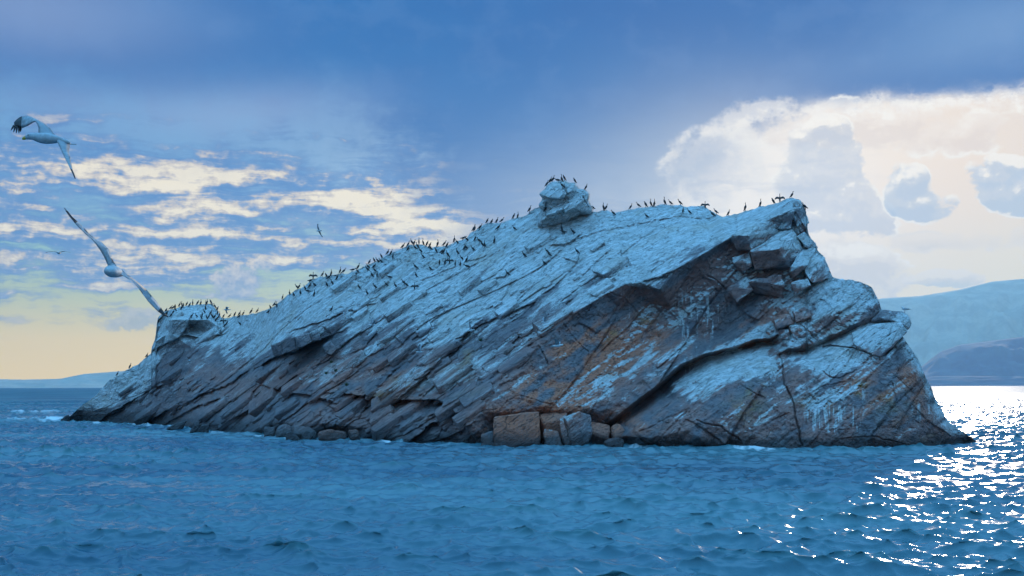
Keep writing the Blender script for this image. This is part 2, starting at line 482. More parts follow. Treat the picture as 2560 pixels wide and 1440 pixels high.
# break lines and points with their depth (photo px, px, table units)
LINES = [
    # lip where the pale dip slope breaks off into the cliff
    [(1985, 522, 81.8), (1930, 545, 82.2), (1850, 585, 82.4), (1827, 592, 82.3), (1760, 634, 81.4), (1692, 672, 80.6), (1652, 724, 79.8)],
    [(1652, 724, 79.8), (1600, 706, 80.8), (1562, 710, 81.0), (1508, 738, 80.6), (1433, 785, 80.2), (1394, 822, 79.6), (1349, 858, 79.0),
     (1318, 923, 77.6), (1250, 960, 76.6), (1215, 1000, 75.6), (1180, 1062, 74.4)],
    # underside of that lip
    [(1660, 742, 80.8), (1604, 722, 81.5), (1568, 724, 81.5), (1516, 752, 81.0), (1440, 800, 80.5)],
    [(1980, 540, 82.3), (1850, 600, 82.9), (1832, 606, 82.8), (1768, 648, 82.1), (1702, 690, 81.3)],
    # great slanting crack: upper lip and the recess under it
    [(1518, 1058, 75.0), (1580, 1010, 75.4), (1640, 965, 75.8), (1700, 912, 76.4), (1760, 885, 77.0), (1830, 868, 77.8), (1890, 848, 78.8), (1925, 846, 79.0)],
    [(1526, 1065, 76.4), (1586, 1019, 77.8), (1646, 974, 78.6), (1705, 919, 79.0), (1763, 893, 79.0), (1833, 875, 79.6), (1890, 856, 80.6), (1930, 856, 80.4)],
    # blocky brow and the ledge under it
    [(1971, 871, 76.9), (2007, 871, 76.6), (2049, 851, 76.4), (2092, 834, 76.3), (2128, 815, 76.3), (2170, 797, 76.5), (2194, 778, 76.8)],
    [(1973, 880, 77.8), (2008, 880, 77.5), (2051, 860, 77.3), (2095, 843, 77.1), (2131, 824, 76.9), (2173, 806, 76.9), (2200, 788, 76.9)],
    # facets of the lower bulges
    [(1560, 1090, 72.0), (1700, 1010, 73.6), (1790, 965, 73.9), (1870, 930, 75.0), (1935, 890, 77.2)],
    [(1720, 1075, 71.0), (1800, 1020, 71.9), (1880, 1000, 72.6), (1955, 965, 74.0)],
    [(1975, 930, 74.4), (1992, 1000, 72.2), (2012, 1070, 70.6)],
    [(2205, 900, 73.4), (2212, 960, 71.6), (2160, 1045, 70.2), (2185, 1090, 69.6)],
    [(2262, 852, 75.0), (2240, 940, 72.4), (2250, 1040, 70.2), (2190, 1095, 69.5)],
]
POINTS = [(1500, 800, 80.8), (1560, 770, 82.0), (1620, 850, 80.6), (1480, 900, 78.8), (1400, 950, 77.4), (1330, 1000, 75.8), (1450, 1000, 76.2), (1560, 930, 78.2),
          (1640, 880, 79.3), (1700, 840, 80.6), (1600, 750, 82.0), (1680, 770, 82.0), (1740, 700, 82.3), (1780, 760, 82.1), (1800, 830, 81.6), (1760, 872, 78.6),
          (1400, 1050, 74.6), (1300, 1060, 74.4), (1500, 1000, 76.0), (1470, 1070, 74.0),
          (1750, 935, 76.6), (1850, 905, 77.2), (1640, 1010, 75.2), (1680, 960, 77.2),
          (1990, 1050, 71.0), (1880, 1060, 70.9), (1750, 1095, 70.6), (1620, 1095, 71.4), (1900, 960, 73.4), (1950, 1010, 72.2),
          (2100, 880, 75.0), (2150, 900, 74.0), (2080, 960, 72.6), (2150, 1000, 71.2), (2120, 930, 72.9), (2050, 905, 75.0), (2230, 1000, 71.0),
          (2100, 1060, 70.2), (2300, 1000, 71.8), (2250, 1085, 69.6), (2330, 1060, 71.4), (2380, 1090, 72.2), (2290, 930, 72.9), (2040, 1085, 69.9),
          (2120, 855, 75.7), (2200, 830, 75.0), (2230, 820, 75.0), (2180, 860, 74.3),
          (1990, 810, 77.6), (2050, 800, 77.2), (2100, 772, 77.1), (2150, 752, 77.3), (2180, 738, 77.8), (2100, 722, 78.8), (2040, 745, 79.4), (2090, 800, 76.8),
          (1900, 640, 82.2), (1960, 590, 82.3), (2000, 640, 81.2), (1880, 720, 82.0), (1950, 740, 81.0), (2020, 690, 80.8), (2060, 690, 80.2),
          (1850, 800, 81.2), (1900, 810, 80.2), (1950, 835, 78.7), (1830, 650, 82.7), (1800, 700, 82.2), (1850, 750, 81.7), (2000, 770, 79.6)]
# undercut edges on the dip slope: polyline, step back below it (table units), fade in px
STEPS = [([(285, 1026), (330, 1000), (378, 970), (400, 966)], .9, 14), ([(240, 1054), (268, 1040), (300, 1026)], .7, 10), ([(352, 1062), (400, 1036), (425, 1022)], 1.0, 22),
         ([(668, 902), (690, 890), (712, 884), (742, 874), (780, 856), (808, 846)], 1.1, 26), ([(1008, 984), (1062, 941), (1110, 898), (1162, 840)], .8, 22),
         ([(905, 990), (960, 996), (1054, 1000), (1096, 1000), (1124, 1014), (1150, 1050)], 1.5, 45), ([(668, 966), (716, 980), (792, 991), (843, 1010), (905, 990)], .8, 30),
         ([(395, 868), (420, 858), (455, 838), (470, 810)], .8, 18), ([(478, 842), (510, 846), (540, 838)], .8, 16), ([(452, 1020), (505, 985), (560, 968), (600, 940)], .6, 18),
         ([(560, 1062), (640, 1012), (700, 968), (740, 940)], .7, 20), ([(430, 1050), (470, 1030), (500, 1012), (540, 1000)], .7, 18), ([(1390, 610), (1420, 608), (1444, 592)], .5, 9),
         ([(1450, 596), (1500, 578), (1560, 566), (1640, 548), (1700, 540), (1770, 545)], .22, 10), ([(1060, 700), (1100, 680), (1150, 660), (1210, 640)], .2, 9),
         ([(900, 760), (960, 735), (1010, 722), (1040, 715)], .2, 8), ([(740, 825), (800, 805), (870, 775), (930, 760)], .35, 10), ([(1420, 648), (1440, 655), (1446, 640)], .4, 9),
         ([(1230, 700), (1262, 690), (1280, 675)], .3, 10), ([(1155, 840), (1205, 810), (1260, 790), (1330, 760)], .4, 12), ([(1340, 800), (1370, 790), (1420, 755)], .4, 12),
         ([(820, 1072), (860, 1050), (905, 1020)], .6, 16), ([(1030, 1100), (1080, 1060), (1120, 1040)], .9, 18), ([(1700, 668), (1660, 690), (1610, 700)], .3, 8),
         ([(960, 920), (1010, 890), (1060, 862)], .35, 10), ([(850, 930), (905, 900), (950, 872)], .35, 10), ([(880, 1010), (940, 965), (985, 930)], .4, 12)]
# hairline joints cut into the cliff: polyline, depth, width px
GROOVES = [([(1945, 878), (1958, 920), (1963, 960), (1985, 1010), (1992, 1060), (2004, 1112)], .9, 3.0), ([(2058, 866), (2105, 866), (2139, 872), (2173, 886), (2201, 893), (2218, 880), (2240, 856), (2262, 844)], .8, 2.6),
           ([(1345, 862), (1362, 890), (1372, 910)], .5, 2.0), ([(1680, 775), (1700, 800), (1715, 840)], .3, 2.0), ([(1850, 962), (1880, 978), (1912, 994)], .4, 1.8),
           ([(2058, 930), (2075, 944), (2100, 946), (2140, 925)], .35, 2.2), ([(1740, 1050), (1800, 1066), (1850, 1100)], .5, 2.6), ([(1520, 730), (1560, 745), (1600, 790)], .3, 2.0),
           ([(1400, 800), (1440, 850), (1470, 880)], .3, 1.8), ([(1720, 1020), (1660, 1050), (1600, 1080)], .3, 2.4), ([(1768, 690), (1790, 700), (1812, 720), (1820, 780)], .4, 2.4),
           ([(1990, 560), (2008, 600), (2024, 640)], .4, 2.4), ([(1300, 990), (1340, 1000), (1380, 1010)], .3, 2.0), ([(2010, 990), (2060, 965), (2110, 955)], .25, 2.0),
           ([(2230, 960), (2242, 1000), (2200, 1060), (2180, 1090)], .4, 2.2), ([(2100, 1098), (2180, 1090), (2260, 1110)], .3, 2.4), ([(1240, 900), (1250, 940), (1262, 960)], .25, 1.8)]


def seg_dist(x, y, poly):
    """distance to polyline and signed side (positive = lower side) of its nearest piece"""
    best = np.full(x.shape, 1e9); side = np.zeros(x.shape)
    for (xa, ya), (xb, yb) in zip(poly[:-1], poly[1:]):
        if xb < xa: xa, ya, xb, yb = xb, yb, xa, ya
        dx, dy = xb - xa, yb - ya
        L2 = dx * dx + dy * dy
        t = np.clip(((x - xa) * dx + (y - ya) * dy) / L2, 0, 1)
        ex, ey = x - xa - t * dx, y - ya - t * dy
        d = np.hypot(ex, ey)
        m = d < best
        best = np.where(m, d, best); side = np.where(m, np.where(dx * ey - dy * ex > 0, 1.0, -1.0), side)
    return best, side


def in_poly(x, y, poly):
    ins = np.zeros(x.shape, bool)
    for (xa, ya), (xb, yb) in zip(poly, poly[1:] + poly[:1]):
        c = ((ya > y) != (yb > y)) & (x < (xb - xa) * (y - ya) / (yb - ya + 1e-9) + xa)
        ins ^= c
    return ins


CLIFF = [(1979, 500), (1850, 585), (1760, 634), (1692, 672), (1652, 728), (1562, 712), (1508, 738), (1394, 822), (1349, 858), (1318, 923), (1250, 960),
         (1180, 1060), (1180, 1140), (2470, 1140), (2470, 480)]


def plank(x, y, deg, W, L, seed, warp):
    c, s_ = math.cos(R(deg)), math.sin(R(deg))
    u = x * c - y * s_; v = x * s_ + y * c
    v = v + warp * fbm(u / (5 * W), v / (3 * W), 3, seed)
    u = u + warp * .8 * fbm(u / (3 * W) + 7, v / (2 * W), 3, seed + 3)
    vi = v / W + .5 * fbm(u / (2.2 * L), v / (4 * W) + 11, 2, seed + 5)
    i = np.floor(vi); fv = vi - i
    Li = L * (.5 + 1.3 * h2(i, 3, seed))
    uu = u / Li + h2(i, 7, seed) * 31
    j = np.floor(uu); fu = uu - j
    h = h2(i, j, seed + 9); k = h2(j, i, seed + 21)
    return fv, fu, h, k, np.minimum(fv, 1 - fv) * W, np.minimum(fu, 1 - fu) * Li


def relief(x, y, cliff):
    """small scale fracture relief in metres (negative = towards the viewer)"""
    d = np.zeros(x.shape)
    deg0 = 35.0
    slab = 1 - cliff
    ridge = sst(20, 260, y - topf(x))                       # pale crest is smoother, lower slope slabbier
    for (W, L, A, C, wd, seed, wp, dg) in ((72, 180, .68, .24, 2.2, 11, 60, 0), (31, 84, .36, .15, 1.8, 37, 34, 4), (13, 36, .15, .08, 1.4, 71, 15, -4)):
        fv, fu, h, k, ev, eu = plank(x, y, deg0 + dg, W, L, seed, wp)
        fade = np.minimum(1, (y - topf(x)) / (W * 1.2))
        amp = slab * (.30 + .70 * ridge) * np.clip(fade, .12, 1)
        d -= amp * A * (.55 * h + (.25 + .55 * k) * fv - .45)
        brk = sst(-.25, .2, fbm(x / (W * 2.2), y / (W * 1.6), 3, seed + 44))
        d += amp * C * brk * (np.exp(-(ev / wd) ** 2) + .8 * np.exp(-(eu / wd) ** 2) * (k > .3))
    for (W, L, A, C, wd, seed, wp, dg) in ((105, 170, .75, .12, 2.0, 111, 60, 52), (44, 70, .34, .08, 1.6, 137, 30, 44), (15, 42, .13, .05, 1.4, 171, 12, 38)):
        fv, fu, h, k, ev, eu = plank(x, y, dg, W, L, seed, wp)
        gate = .35 + .65 * sst(-.1, .25, fbm(x / 130, y / 110, 2, seed + 2))
        d -= cliff * gate * A * (.6 * h + .5 * k * fv - .4)
        d += cliff * gate * C * (np.exp(-(ev / wd) ** 2) + .7 * np.exp(-(eu / wd) ** 2) * (k > .45))
    d += .30 * fbm(x / 60, y / 50, 4, 201) + .20 * fbm(x / 13, y / 10, 4, 203, .65)
    # broken rubble bands along the slope
    rub = sst(.12, .38, fbm(x / 170 + y / 260, y / 60 - x / 100, 3, 221)) * slab
    d += rub * .28 * fbm(x / 7, y / 5, 3, 222, .6)
    return d


ROCK = {}


def build_rock_field():
    pts = []; cons = []; dep = []

    def add(p):
        pts.append(Vector((p[0], p[1]))); dep.append(p[2]); return len(pts) - 1
    xs = sorted(set(list(range(160, 2449, 45)) + [q[0] for q in RD]))
    ti = [add((x, topf(x) - 8, float(rdf(x)))) for x in xs]
    bi = [add((x, botf(x) + 8, float(water_D(x, botf(x))))) for x in xs]
    for L in LINES:
        ix = [add(p) for p in L]
        cons += list(zip(ix[:-1], ix[1:]))
    for p in POINTS: add(p)
    edgeS = [(p[0], p[1]) for p in LINES[0] + LINES[1]]
    for x in range(200, 1900, 70):
        for y in range(520, 1100, 50):
            t, b = float(topf(x)), float(botf(x))
            if y < t + 12 or y > b - 12: continue
            if in_poly(np.array([x * 1.]), np.array([y * 1.]), CLIFF)[0]: continue
            if x < 1180:
                # blend towards the lip so the slope stays one plane
                D = float(slopeD(x, y))
                D -= 1.6 * max(0, min(1, (x - 700) / 450)) * math.sin(math.pi * (b - y) / (b - t))
                add((x, y, D))
    for x in (470, 430, 520):                       # the low left head stands proud of the slope
        add((x, 800, 116.5)); add((x, 835, 117.2))
    out = delaunay_2d_cdt(pts, cons, [], 0, 1e-4)
    vo, fo, orig = out[0], out[2], out[3]
    D = np.array([dep[o[0]] if o else np.nan for o in orig])
    vx = np.array([[v.x, v.y] for v in vo])
    bad = np.isnan(D)
    for i in np.where(bad)[0]:
        j = np.argsort(np.hypot(*(vx - vx[i]).T))[1:4]
        D[i] = np.nanmean(D[j])
    ncol, nrow = 930, 310
    px = np.linspace(160.5, 2448.5, ncol)
    t = topf(px) + 2.6 * fbm(px / 9, px * 0, 4, 301) * np.minimum(1, (botf(px) - topf(px)) / 20)
    b = botf(px) + 1.5
    v = np.linspace(0, 1, nrow)[:, None]
    Xg = np.repeat(px[None], nrow, 0); Yg = t[None] + (b - t)[None] * v
    Dg = np.full(Xg.shape, np.nan)
    for f in fo:
        a, c, e = (vx[k] for k in f[:3]); da, dc, de = (D[k] for k in f[:3])
        x0, x1 = min(a[0], c[0], e[0]), max(a[0], c[0], e[0])
        j0, j1 = np.searchsorted(px, x0 - 1e-6), np.searchsorted(px, x1 + 1e-6)
        if j1 <= j0: continue
        xx, yy = Xg[:, j0:j1], Yg[:, j0:j1]
        den = (c[1] - e[1]) * (a[0] - e[0]) + (e[0] - c[0]) * (a[1] - e[1])
        if abs(den) < 1e-9: continue
        l1 = ((c[1] - e[1]) * (xx - e[0]) + (e[0] - c[0]) * (yy - e[1])) / den
        l2 = ((e[1] - a[1]) * (xx - e[0]) + (a[0] - e[0]) * (yy - e[1])) / den
        m = (l1 > -1e-6) & (l2 > -1e-6) & (l1 + l2 < 1 + 1e-6)
        sub = Dg[:, j0:j1]
        sub[m] = (l1 * da + l2 * dc + (1 - l1 - l2) * de)[m]
    bad = np.isnan(Dg)
    Dg[bad] = slopeD(Xg, Yg)[bad]
    # soften the broad planes only a little
    cliff = in_poly(Xg, Yg, CLIFF).astype(float)
    for _ in range(4):
        cliff[:, 1:-1] = (cliff[:, :-2] + cliff[:, 1:-1] * 2 + cliff[:, 2:]) / 4
        cliff[1:-1] = (cliff[:-2] + cliff[1:-1] * 2 + cliff[2:]) / 4
    for poly, jump, fade in STEPS:
        poly = [(a + 2 * math.sin(a), c) for a, c in poly]
        d, sd = seg_dist(Xg + 3 * fbm(Xg / 17, Yg / 17, 2, 401), Yg + 4 * fbm(Xg / 15, Yg / 15, 2, 402), poly)
        Dg += np.where(sd > 0, jump * np.exp(-d / fade) * sst(0, 2.5, d), -jump * .35 * np.exp(-d / (fade * .8)))
    for poly, dep_, w in GROOVES:
        d, sd = seg_dist(Xg + 4 * fbm(Xg / 20, Yg / 20, 3, 411), Yg + 4 * fbm(Xg / 18, Yg / 18, 3, 412), poly)
        Dg += .55 * dep_ * np.exp(-(d / (w * .62)) ** 2) - .12 * np.exp(-(d / (w * 4)) ** 2)
    rel = relief(Xg, Yg, cliff)
    # hollows behind the fallen boulders
    for cx, cy, sx, sy, k in ((1300, 1085, 95, 45, 1.9), (1430, 1080, 100, 45, 1.9), (1530, 1090, 60, 30, 1.2), (760, 1085, 110, 22, 1.2), (860, 1088, 60, 18, .8), (505, 1078, 60, 14, .8)):
        Dg += k * np.exp(-((Xg - cx) / sx) ** 4 - ((Yg - cy) / sy) ** 4)
    foot = np.clip((b[None] - Yg) / 10, .25, 1)
    Dg += rel * foot / K
    ROCK.update(px=px, X=Xg, Y=Yg, D=Dg, t=t, b=b, cliff=cliff)


def zone(x, y, nz, big=True):
    """guano, rust, ochre, wet from where a point of the rock sits and how it is tilted"""
    cl = in_poly(x, y, CLIFF).astype(float)
    d = y - topf(x)
    E = np.interp(x, [160, 300, 420, 600, 760, 1000, 1200, 1450, 1650, 1800, 1900, 2000, 2100, 2449], [60, 110, 110, 90, 130, 215, 290, 270, 200, 150, 140, 110, 120, 60])
    c, s_ = math.cos(R(35)), math.sin(R(35))
    u, v = x * c - y * s_, x * s_ + y * c
    n1 = fbm(u / 150, v / 26, 4, 501); n2 = fbm(u / 40, v / 8, 4, 502, .6)
    g = 1.25 - d / (E * 1.2) + .55 * n1 + .45 * n2
    g = sst(.05, .95, g) * (.55 + .45 * sst(-.1, .55, nz))
    g = np.maximum(g, .42 * sst(-.3, .5, n1 + n2 * .8) * (1 - sst(.7, 1, (y - topf(x)) / np.maximum(botf(x) - topf(x), 1))))
    lay = np.zeros(x.shape)
    for (cx, cy, sx, sy, k) in ((1830, 915, 130, 42, 1), (2090, 890, 120, 45, 1), (2190, 830, 90, 40, 1), (2110, 740, 110, 50, 1), (1930, 570, 110, 60, .9), (2020, 640, 60, 90, .8), (1990, 850, 90, 40, .7), (1740, 960, 90, 40, .6), (2060, 985, 60, 40, .6), (1900, 840, 130, 30, .5), (1990, 720, 80, 60, .5), (1720, 770, 130, 75, .45), (1880, 680, 80, 80, .45)):
        lay = np.maximum(lay, k * np.exp(-((x - cx) / sx) ** 2 - ((y - cy) / sy) ** 2))
    gc = sst(.30, .92, lay * .75 + .35 * sst(.0, .7, nz) + .45 * n1 + .4 * n2)
    gc = np.maximum(gc, sst(90, 5, d) * .6 * sst(-.4, .3, n1 + .4))
    # white runs of droppings
    fl = fbm(x / 4.5, y / 60, 3, 511)
    for (cx, cy, sx, sy, k) in ((2080, 1048, 75, 34, 1.0), (2140, 1010, 30, 70, .5), (1745, 790, 60, 70, .75), (1690, 900, 110, 60, .35), (2310, 1030, 40, 30, .5), (1600, 770, 60, 60, .3),
                                (1790, 930, 110, 30, .5), (2090, 900, 120, 30, .55)):
        w = np.exp(-((x - cx) / sx) ** 4 - ((y - cy) / sy) ** 4)
        gc = np.maximum(gc, k * w * sst(-.15, .5, fl))
    g = g * (1 - cl) + gc * cl
    rust = np.zeros(x.shape)
    for (cx, cy, sx, sy, k) in ((1480, 880, 130, 90, 1.0), (1390, 980, 120, 70, 1.0), (1620, 860, 90, 90, .6), (1300, 1060, 120, 60, .9), (1880, 830, 80, 60, .6), (2180, 980, 170, 120, .5), (900, 960, 300, 110, .35),
                                (1560, 1060, 90, 50, .6), (600, 960, 220, 80, .25), (2280, 960, 80, 140, .55), (1960, 800, 120, 70, .4)):
        rust = np.maximum(rust, k * np.exp(-((x - cx) / sx) ** 2 - ((y - cy) / sy) ** 2))
    rust = np.maximum(rust, .24 * cl) * sst(-.45, .25, n1 + .6 * fbm(x / 30, y / 30, 4, 521))
    och = np.zeros(x.shape)
    for (cx, cy, sx, sy, k) in ((1025, 955, 34, 14, 1), (1110, 920, 36, 10, .8), (1185, 985, 30, 12, .6), (960, 990, 40, 10, .5), (1885, 965, 26, 26, .9), (1870, 1020, 40, 30, .5), (2150, 970, 14, 18, 1), (2230, 1010, 50, 40, .35),
                                (1525, 828, 18, 22, .8), (1620, 800, 30, 20, .5), (2040, 1010, 60, 20, .5), (1170, 900, 14, 40, .5), (2330, 1095, 30, 15, .5)):
        och = np.maximum(och, k * np.exp(-((x - cx) / sx) ** 2 - ((y - cy) / sy) ** 2))
    och = och * sst(-.3, .3, fbm(x / 22, y / 16, 4, 531))
    wet = sst(46, 6, botf(x) - y + 14 * fbm(x / 25, y / 9, 3, 541))
    g = g * (1 - wet)
    return np.stack([g, rust, och, wet], -1)


def set_zone(me, co, nrm):
    px, py = proj(co)
    z = zone(px, py, nrm[:, 2])
    a = me.attributes.new('zone', 'FLOAT_COLOR', 'POINT')
    a.data.foreach_set('color', z.reshape(-1).astype(np.float32))


def mesh_zone(me):
    n = len(me.vertices)
    co = np.empty(n * 3, np.float32); me.vertices.foreach_get('co', co)
    nr = np.empty(n * 3, np.float32); me.vertices.foreach_get('normal', nr)
    set_zone(me, co.reshape(-1, 3).astype(float), nr.reshape(-1, 3).astype(float))


# bedding frame of the rock in world space
p0, p1, p2 = pos(900, 900, slopeD(900, 900)), pos(1150, 725, slopeD(1150, 725)), pos(1000, 1000, slopeD(1000, 1000))
T3 = (p1 - p0) / np.linalg.norm(p1 - p0)
M3 = np.cross(p2 - p0, T3); M3 /= np.linalg.norm(M3)
if M3[2] < 0: M3 = -M3
N3 = np.cross(M3, T3)


def rock_material():
    m, n, b = new_mat('rock')
    g = n.nodes.new('ShaderNodeNewGeometry')

    def dot(vec):
        q = n.nodes.new('ShaderNodeVectorMath'); q.operation = 'DOT_PRODUCT'
        n.links.new(g.outputs['Position'], q.inputs[0]); q.inputs[1].default_value = tuple(vec)
        return S(n, q.outputs['Value'])
    u, v, w = dot(T3), dot(N3), dot(M3)
    P = S(n, g.outputs['Position'])
    strat = noise(n, combine(n, u * .22, v * 1.3, w * 1.9), 1.5, 8, .62, .2)
    fines = noise(n, combine(n, u * .6, v * 2.4, w * 3.2), 3.2, 6, .62)
    iso = noise(n, P, .9, 6, .6)
    spk = noise(n, P, 9.0, 5, .65)
    at = n.nodes.new('ShaderNodeAttribute'); at.attribute_name = 'zone'
    sc = n.nodes.new('ShaderNodeSeparateColor'); n.links.new(at.outputs['Color'], sc.inputs[0])
    gu, ru, oc = (S(n, sc.outputs[i]) for i in range(3))
    wet = S(n, at.outputs['Alpha'])
    base = mixc(n, iso.ss(.3, .7), (.145, .130, .145, 1), (.25, .21, .215, 1))
    base = mixc(n, strat.ss(.35, .7) * .6, base, (.29, .23, .225, 1))
    base = mixc(n, (iso + spk - .5).ss(.62, .8) * .4, base, (.20, .17, .12, 1))
    base = mixc(n, (ru * 1.75 * (iso * .8 + .6) * spk.ss(.15, .55)).cl(), base, (.58, .20, .115, 1))
    base = mixc(n, (oc * spk.ss(.25, .6)).cl(), base, (.42, .235, .04, 1))
    gf = (gu * 1.25 + (fines - .5) * 1.35 + (spk - .5) * .7 + (strat - .5) * .5 - .12).ss(.12, .72)
    gcol = mixc(n, (strat + (spk - .5) * .5).ss(.35, .7), (.50, .50, .48, 1), (.78, .79, .79, 1))
    gcol = mixc(n, (iso.ss(.55, .75) * fines.ss(.4, .65)) * .5, gcol, (.52, .44, .33, 1))
    col = mixc(n, gf, base, gcol)
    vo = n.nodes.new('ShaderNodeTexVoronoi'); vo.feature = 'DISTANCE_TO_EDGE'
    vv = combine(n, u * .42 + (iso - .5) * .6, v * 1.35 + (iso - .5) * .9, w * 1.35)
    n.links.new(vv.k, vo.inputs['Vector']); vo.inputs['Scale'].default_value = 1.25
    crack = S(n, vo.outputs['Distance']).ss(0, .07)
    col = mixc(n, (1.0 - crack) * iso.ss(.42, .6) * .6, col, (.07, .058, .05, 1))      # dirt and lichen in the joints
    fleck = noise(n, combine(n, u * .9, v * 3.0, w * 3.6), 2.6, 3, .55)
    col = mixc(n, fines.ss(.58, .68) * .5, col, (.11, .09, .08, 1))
    col = mixc(n, fleck.ss(.60, .67) * .7, col, (.055, .048, .045, 1))  # crevice shadows put into the colour as dark flecks
    col = mixc(n, noise(n, P, .28, 5, .6).ss(.5, .72) * .45 * gf, col, (.56, .46, .36, 1))   # ochre-stained droppings
    col = mixc(n, (wet * .9).cl(), col, (.022, .022, .024, 1))
    n.links.new(col.k, b.inputs['Base Color'])
    n.links.new((.82 - wet * .45).k, b.inputs['Roughness'])
    b.inputs['Specular IOR Level'].default_value = .35
    h = strat * .30 + fines * .17 + spk * .05 + crack * .05 - fleck.ss(.56, .68) * .10
    bp = n.nodes.new('ShaderNodeBump'); bp.inputs['Strength'].default_value = .9; bp.inputs['Distance'].default_value = 1.0
    n.links.new(h.k, bp.inputs['Height']); n.links.new(bp.outputs[0], b.inputs['Normal'])
    return m


def hull_mesh(name, P, bevel=.08, cuts=2, rough=.05, seed=0):
    """irregular block: convex hull of world points, worn edges, uneven faces"""
    bm = bmesh.new()
    for p in P: bm.verts.new(p)
    r = bmesh.ops.convex_hull(bm, input=bm.verts)
    bmesh.ops.delete(bm, geom=[g for g in r['geom_interior'] if isinstance(g, bmesh.types.BMVert)], context='VERTS')
    bmesh.ops.delete(bm, geom=[v for v in bm.verts if not v.link_faces], context='VERTS')
    bmesh.ops.dissolve_limit(bm, angle_limit=R(6), verts=bm.verts, edges=bm.edges)
    if bevel:
        bmesh.ops.bevel(bm, geom=list(bm.edges), offset=bevel, segments=1, affect='EDGES', profile=.6, clamp_overlap=True)
    bmesh.ops.triangulate(bm, faces=bm.faces)
    if cuts:
        bmesh.ops.subdivide_edges(bm, edges=bm.edges, cuts=cuts, use_grid_fill=True)
        co = np.array([v.co for v in bm.verts]); bm.normal_update()
        c, s_ = co @ T3, co @ M3
        n = fbm(c / .9 + seed, s_ / .35, 4, 601 + seed) + .5 * fbm(c / .3, (co @ N3) / .25 + s_, 3, 611 + seed)
        for v, q in zip(bm.verts, n): v.co += v.normal * float(q) * rough
    me = bpy.data.meshes.new(name); bm.to_mesh(me); bm.free()
    return me


def block_pts(front, thick, shrink=.88, side=0.0):
    P = [pos(*q) for q in front]
    c = np.mean(P, 0)
    B = []
    for p in P:
        d = (p - CAMP); d = d / np.linalg.norm(d)
        q = c + (p - c) * shrink + np.array([d[0] * thick + side, d[1] * thick, 0])
        B.append(q)
    return [Vector(p.tolist()) for p in P + B]


ALL_ROCK = []          # meshes birds can stand on


def build_rock():
    build_rock_field()
    X, Y_, D = ROCK['X'], ROCK['Y'], ROCK['D']
    P = pos(X, Y_, D)
    ridge = P[0]
    dirs = rays(X[0], Y_[0]); dirs = dirs / np.linalg.norm(dirs[:, :2], axis=1)[:, None]; dirs[:, 2] = 0
    back = []
    nb = 16
    for k in range(nb, 0, -1):
        q = k / nb
        off = .5 * q ** .6 + 9.5 * q
        n = fbm(ROCK['px'] / 40 + k * .6, np.full(len(ridge), k * .9), 3, 701)
        z = ridge[:, 2] - (ridge[:, 2] + 2.0) * (.06 * min(1, q * 3) + .94 * q ** 1.15) + n * .5 * min(1, k / 3)
        w = np.minimum(1, (ROCK['b'] - ROCK['t']) / 60)
        pt = ridge + dirs * (off * w)[:, None] + 0
        pt[:, 2] = np.minimum(z, ridge[:, 2] - .02 * k)
        back.append(pt)
    low = P[-1].copy(); low[:, 2] = -.8
    low2 = P[-1] - dirs * .2; low2[:, 2] = -2.2
    G = np.concatenate([np.array(back), P, low[None], low2[None]], 0)
    me = grid_mesh('rock_face', G)
    mesh_zone(me)
    root = empty('rock_islet', (0, float(pos(1300, 1114, 73.0)[1]), 0))
    tag(root, 'large slanted rock islet whitened by droppings rising from the lake', 'rock')
    inv = Matrix.Translation(-root.location)
    ROCK['root'] = root
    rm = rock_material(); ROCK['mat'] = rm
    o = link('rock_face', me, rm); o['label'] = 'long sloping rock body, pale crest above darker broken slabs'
    attach(o, me, smooth=True)
    return root


def attach(o, me, smooth=False):
    root = ROCK['root']
    ALL_ROCK.append((me, None))
    o.parent = root
    o.matrix_parent_inverse = Matrix.Translation(-root.location)
    if smooth:
        # facets keep their edges, the rest is smooth
        me.polygons.foreach_set('use_smooth', np.ones(len(me.polygons), bool))
    return o


def star_solid(name, outline, Dc, T, seed, na=120, nr=26, tilt=0.0, amp=.35):
    """solid lump whose outline is the traced one and whose depth bulges front and back (T table units)"""
    o = np.array(outline, float); c = o.mean(0)
    a = np.arctan2(o[:, 1] - c[1], o[:, 0] - c[0]); r = np.hypot(*(o - c).T)
    s_ = np.argsort(a); a, r = a[s_], r[s_]
    th = np.linspace(-math.pi, math.pi, na, endpoint=False)
    rr = np.interp(th, np.concatenate([a - 2 * math.pi, a, a + 2 * math.pi]), np.tile(r, 3))
    rr = rr * (1 + .035 * fbm(np.cos(th) * 3 + seed, np.sin(th) * 3, 3, seed))
    rows = []
    q = np.linspace(0, 1, nr)
    for sgn in (-1, 1):
        for k in (range(nr) if sgn < 0 else range(nr - 2, -1, -1)):
            f = q[k]
            x = c[0] + rr * f * np.cos(th); y = c[1] + rr * f * np.sin(th)
            h = (1 - f ** 3.2) ** .5
            rl = relief(x, y, np.zeros_like(x)) * 1.15 + .5 * amp * fbm(x / 22, y / 9, 4, seed + 5)
            D = Dc + sgn * T * h + (tilt * (y - c[1])) + (rl * h * (1 if sgn < 0 else .4)) / K
            rows.append(pos(x, y, D))
    G = np.array(rows); G = np.concatenate([G, G[:, :1]], 1)
    me = grid_mesh(name, G)
    bm = bmesh.new(); bm.from_mesh(me); bmesh.ops.remove_doubles(bm, verts=bm.verts, dist=1e-4)
    bmesh.ops.recalc_face_normals(bm, faces=bm.faces); bm.to_mesh(me); bm.free()
    return me


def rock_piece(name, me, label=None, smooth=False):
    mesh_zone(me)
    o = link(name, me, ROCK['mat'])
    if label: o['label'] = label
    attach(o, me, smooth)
    return o


def z4(L): return [(1580 + x / 3.5556, 460 + y / 3.5556, d) for x, y, d in L]


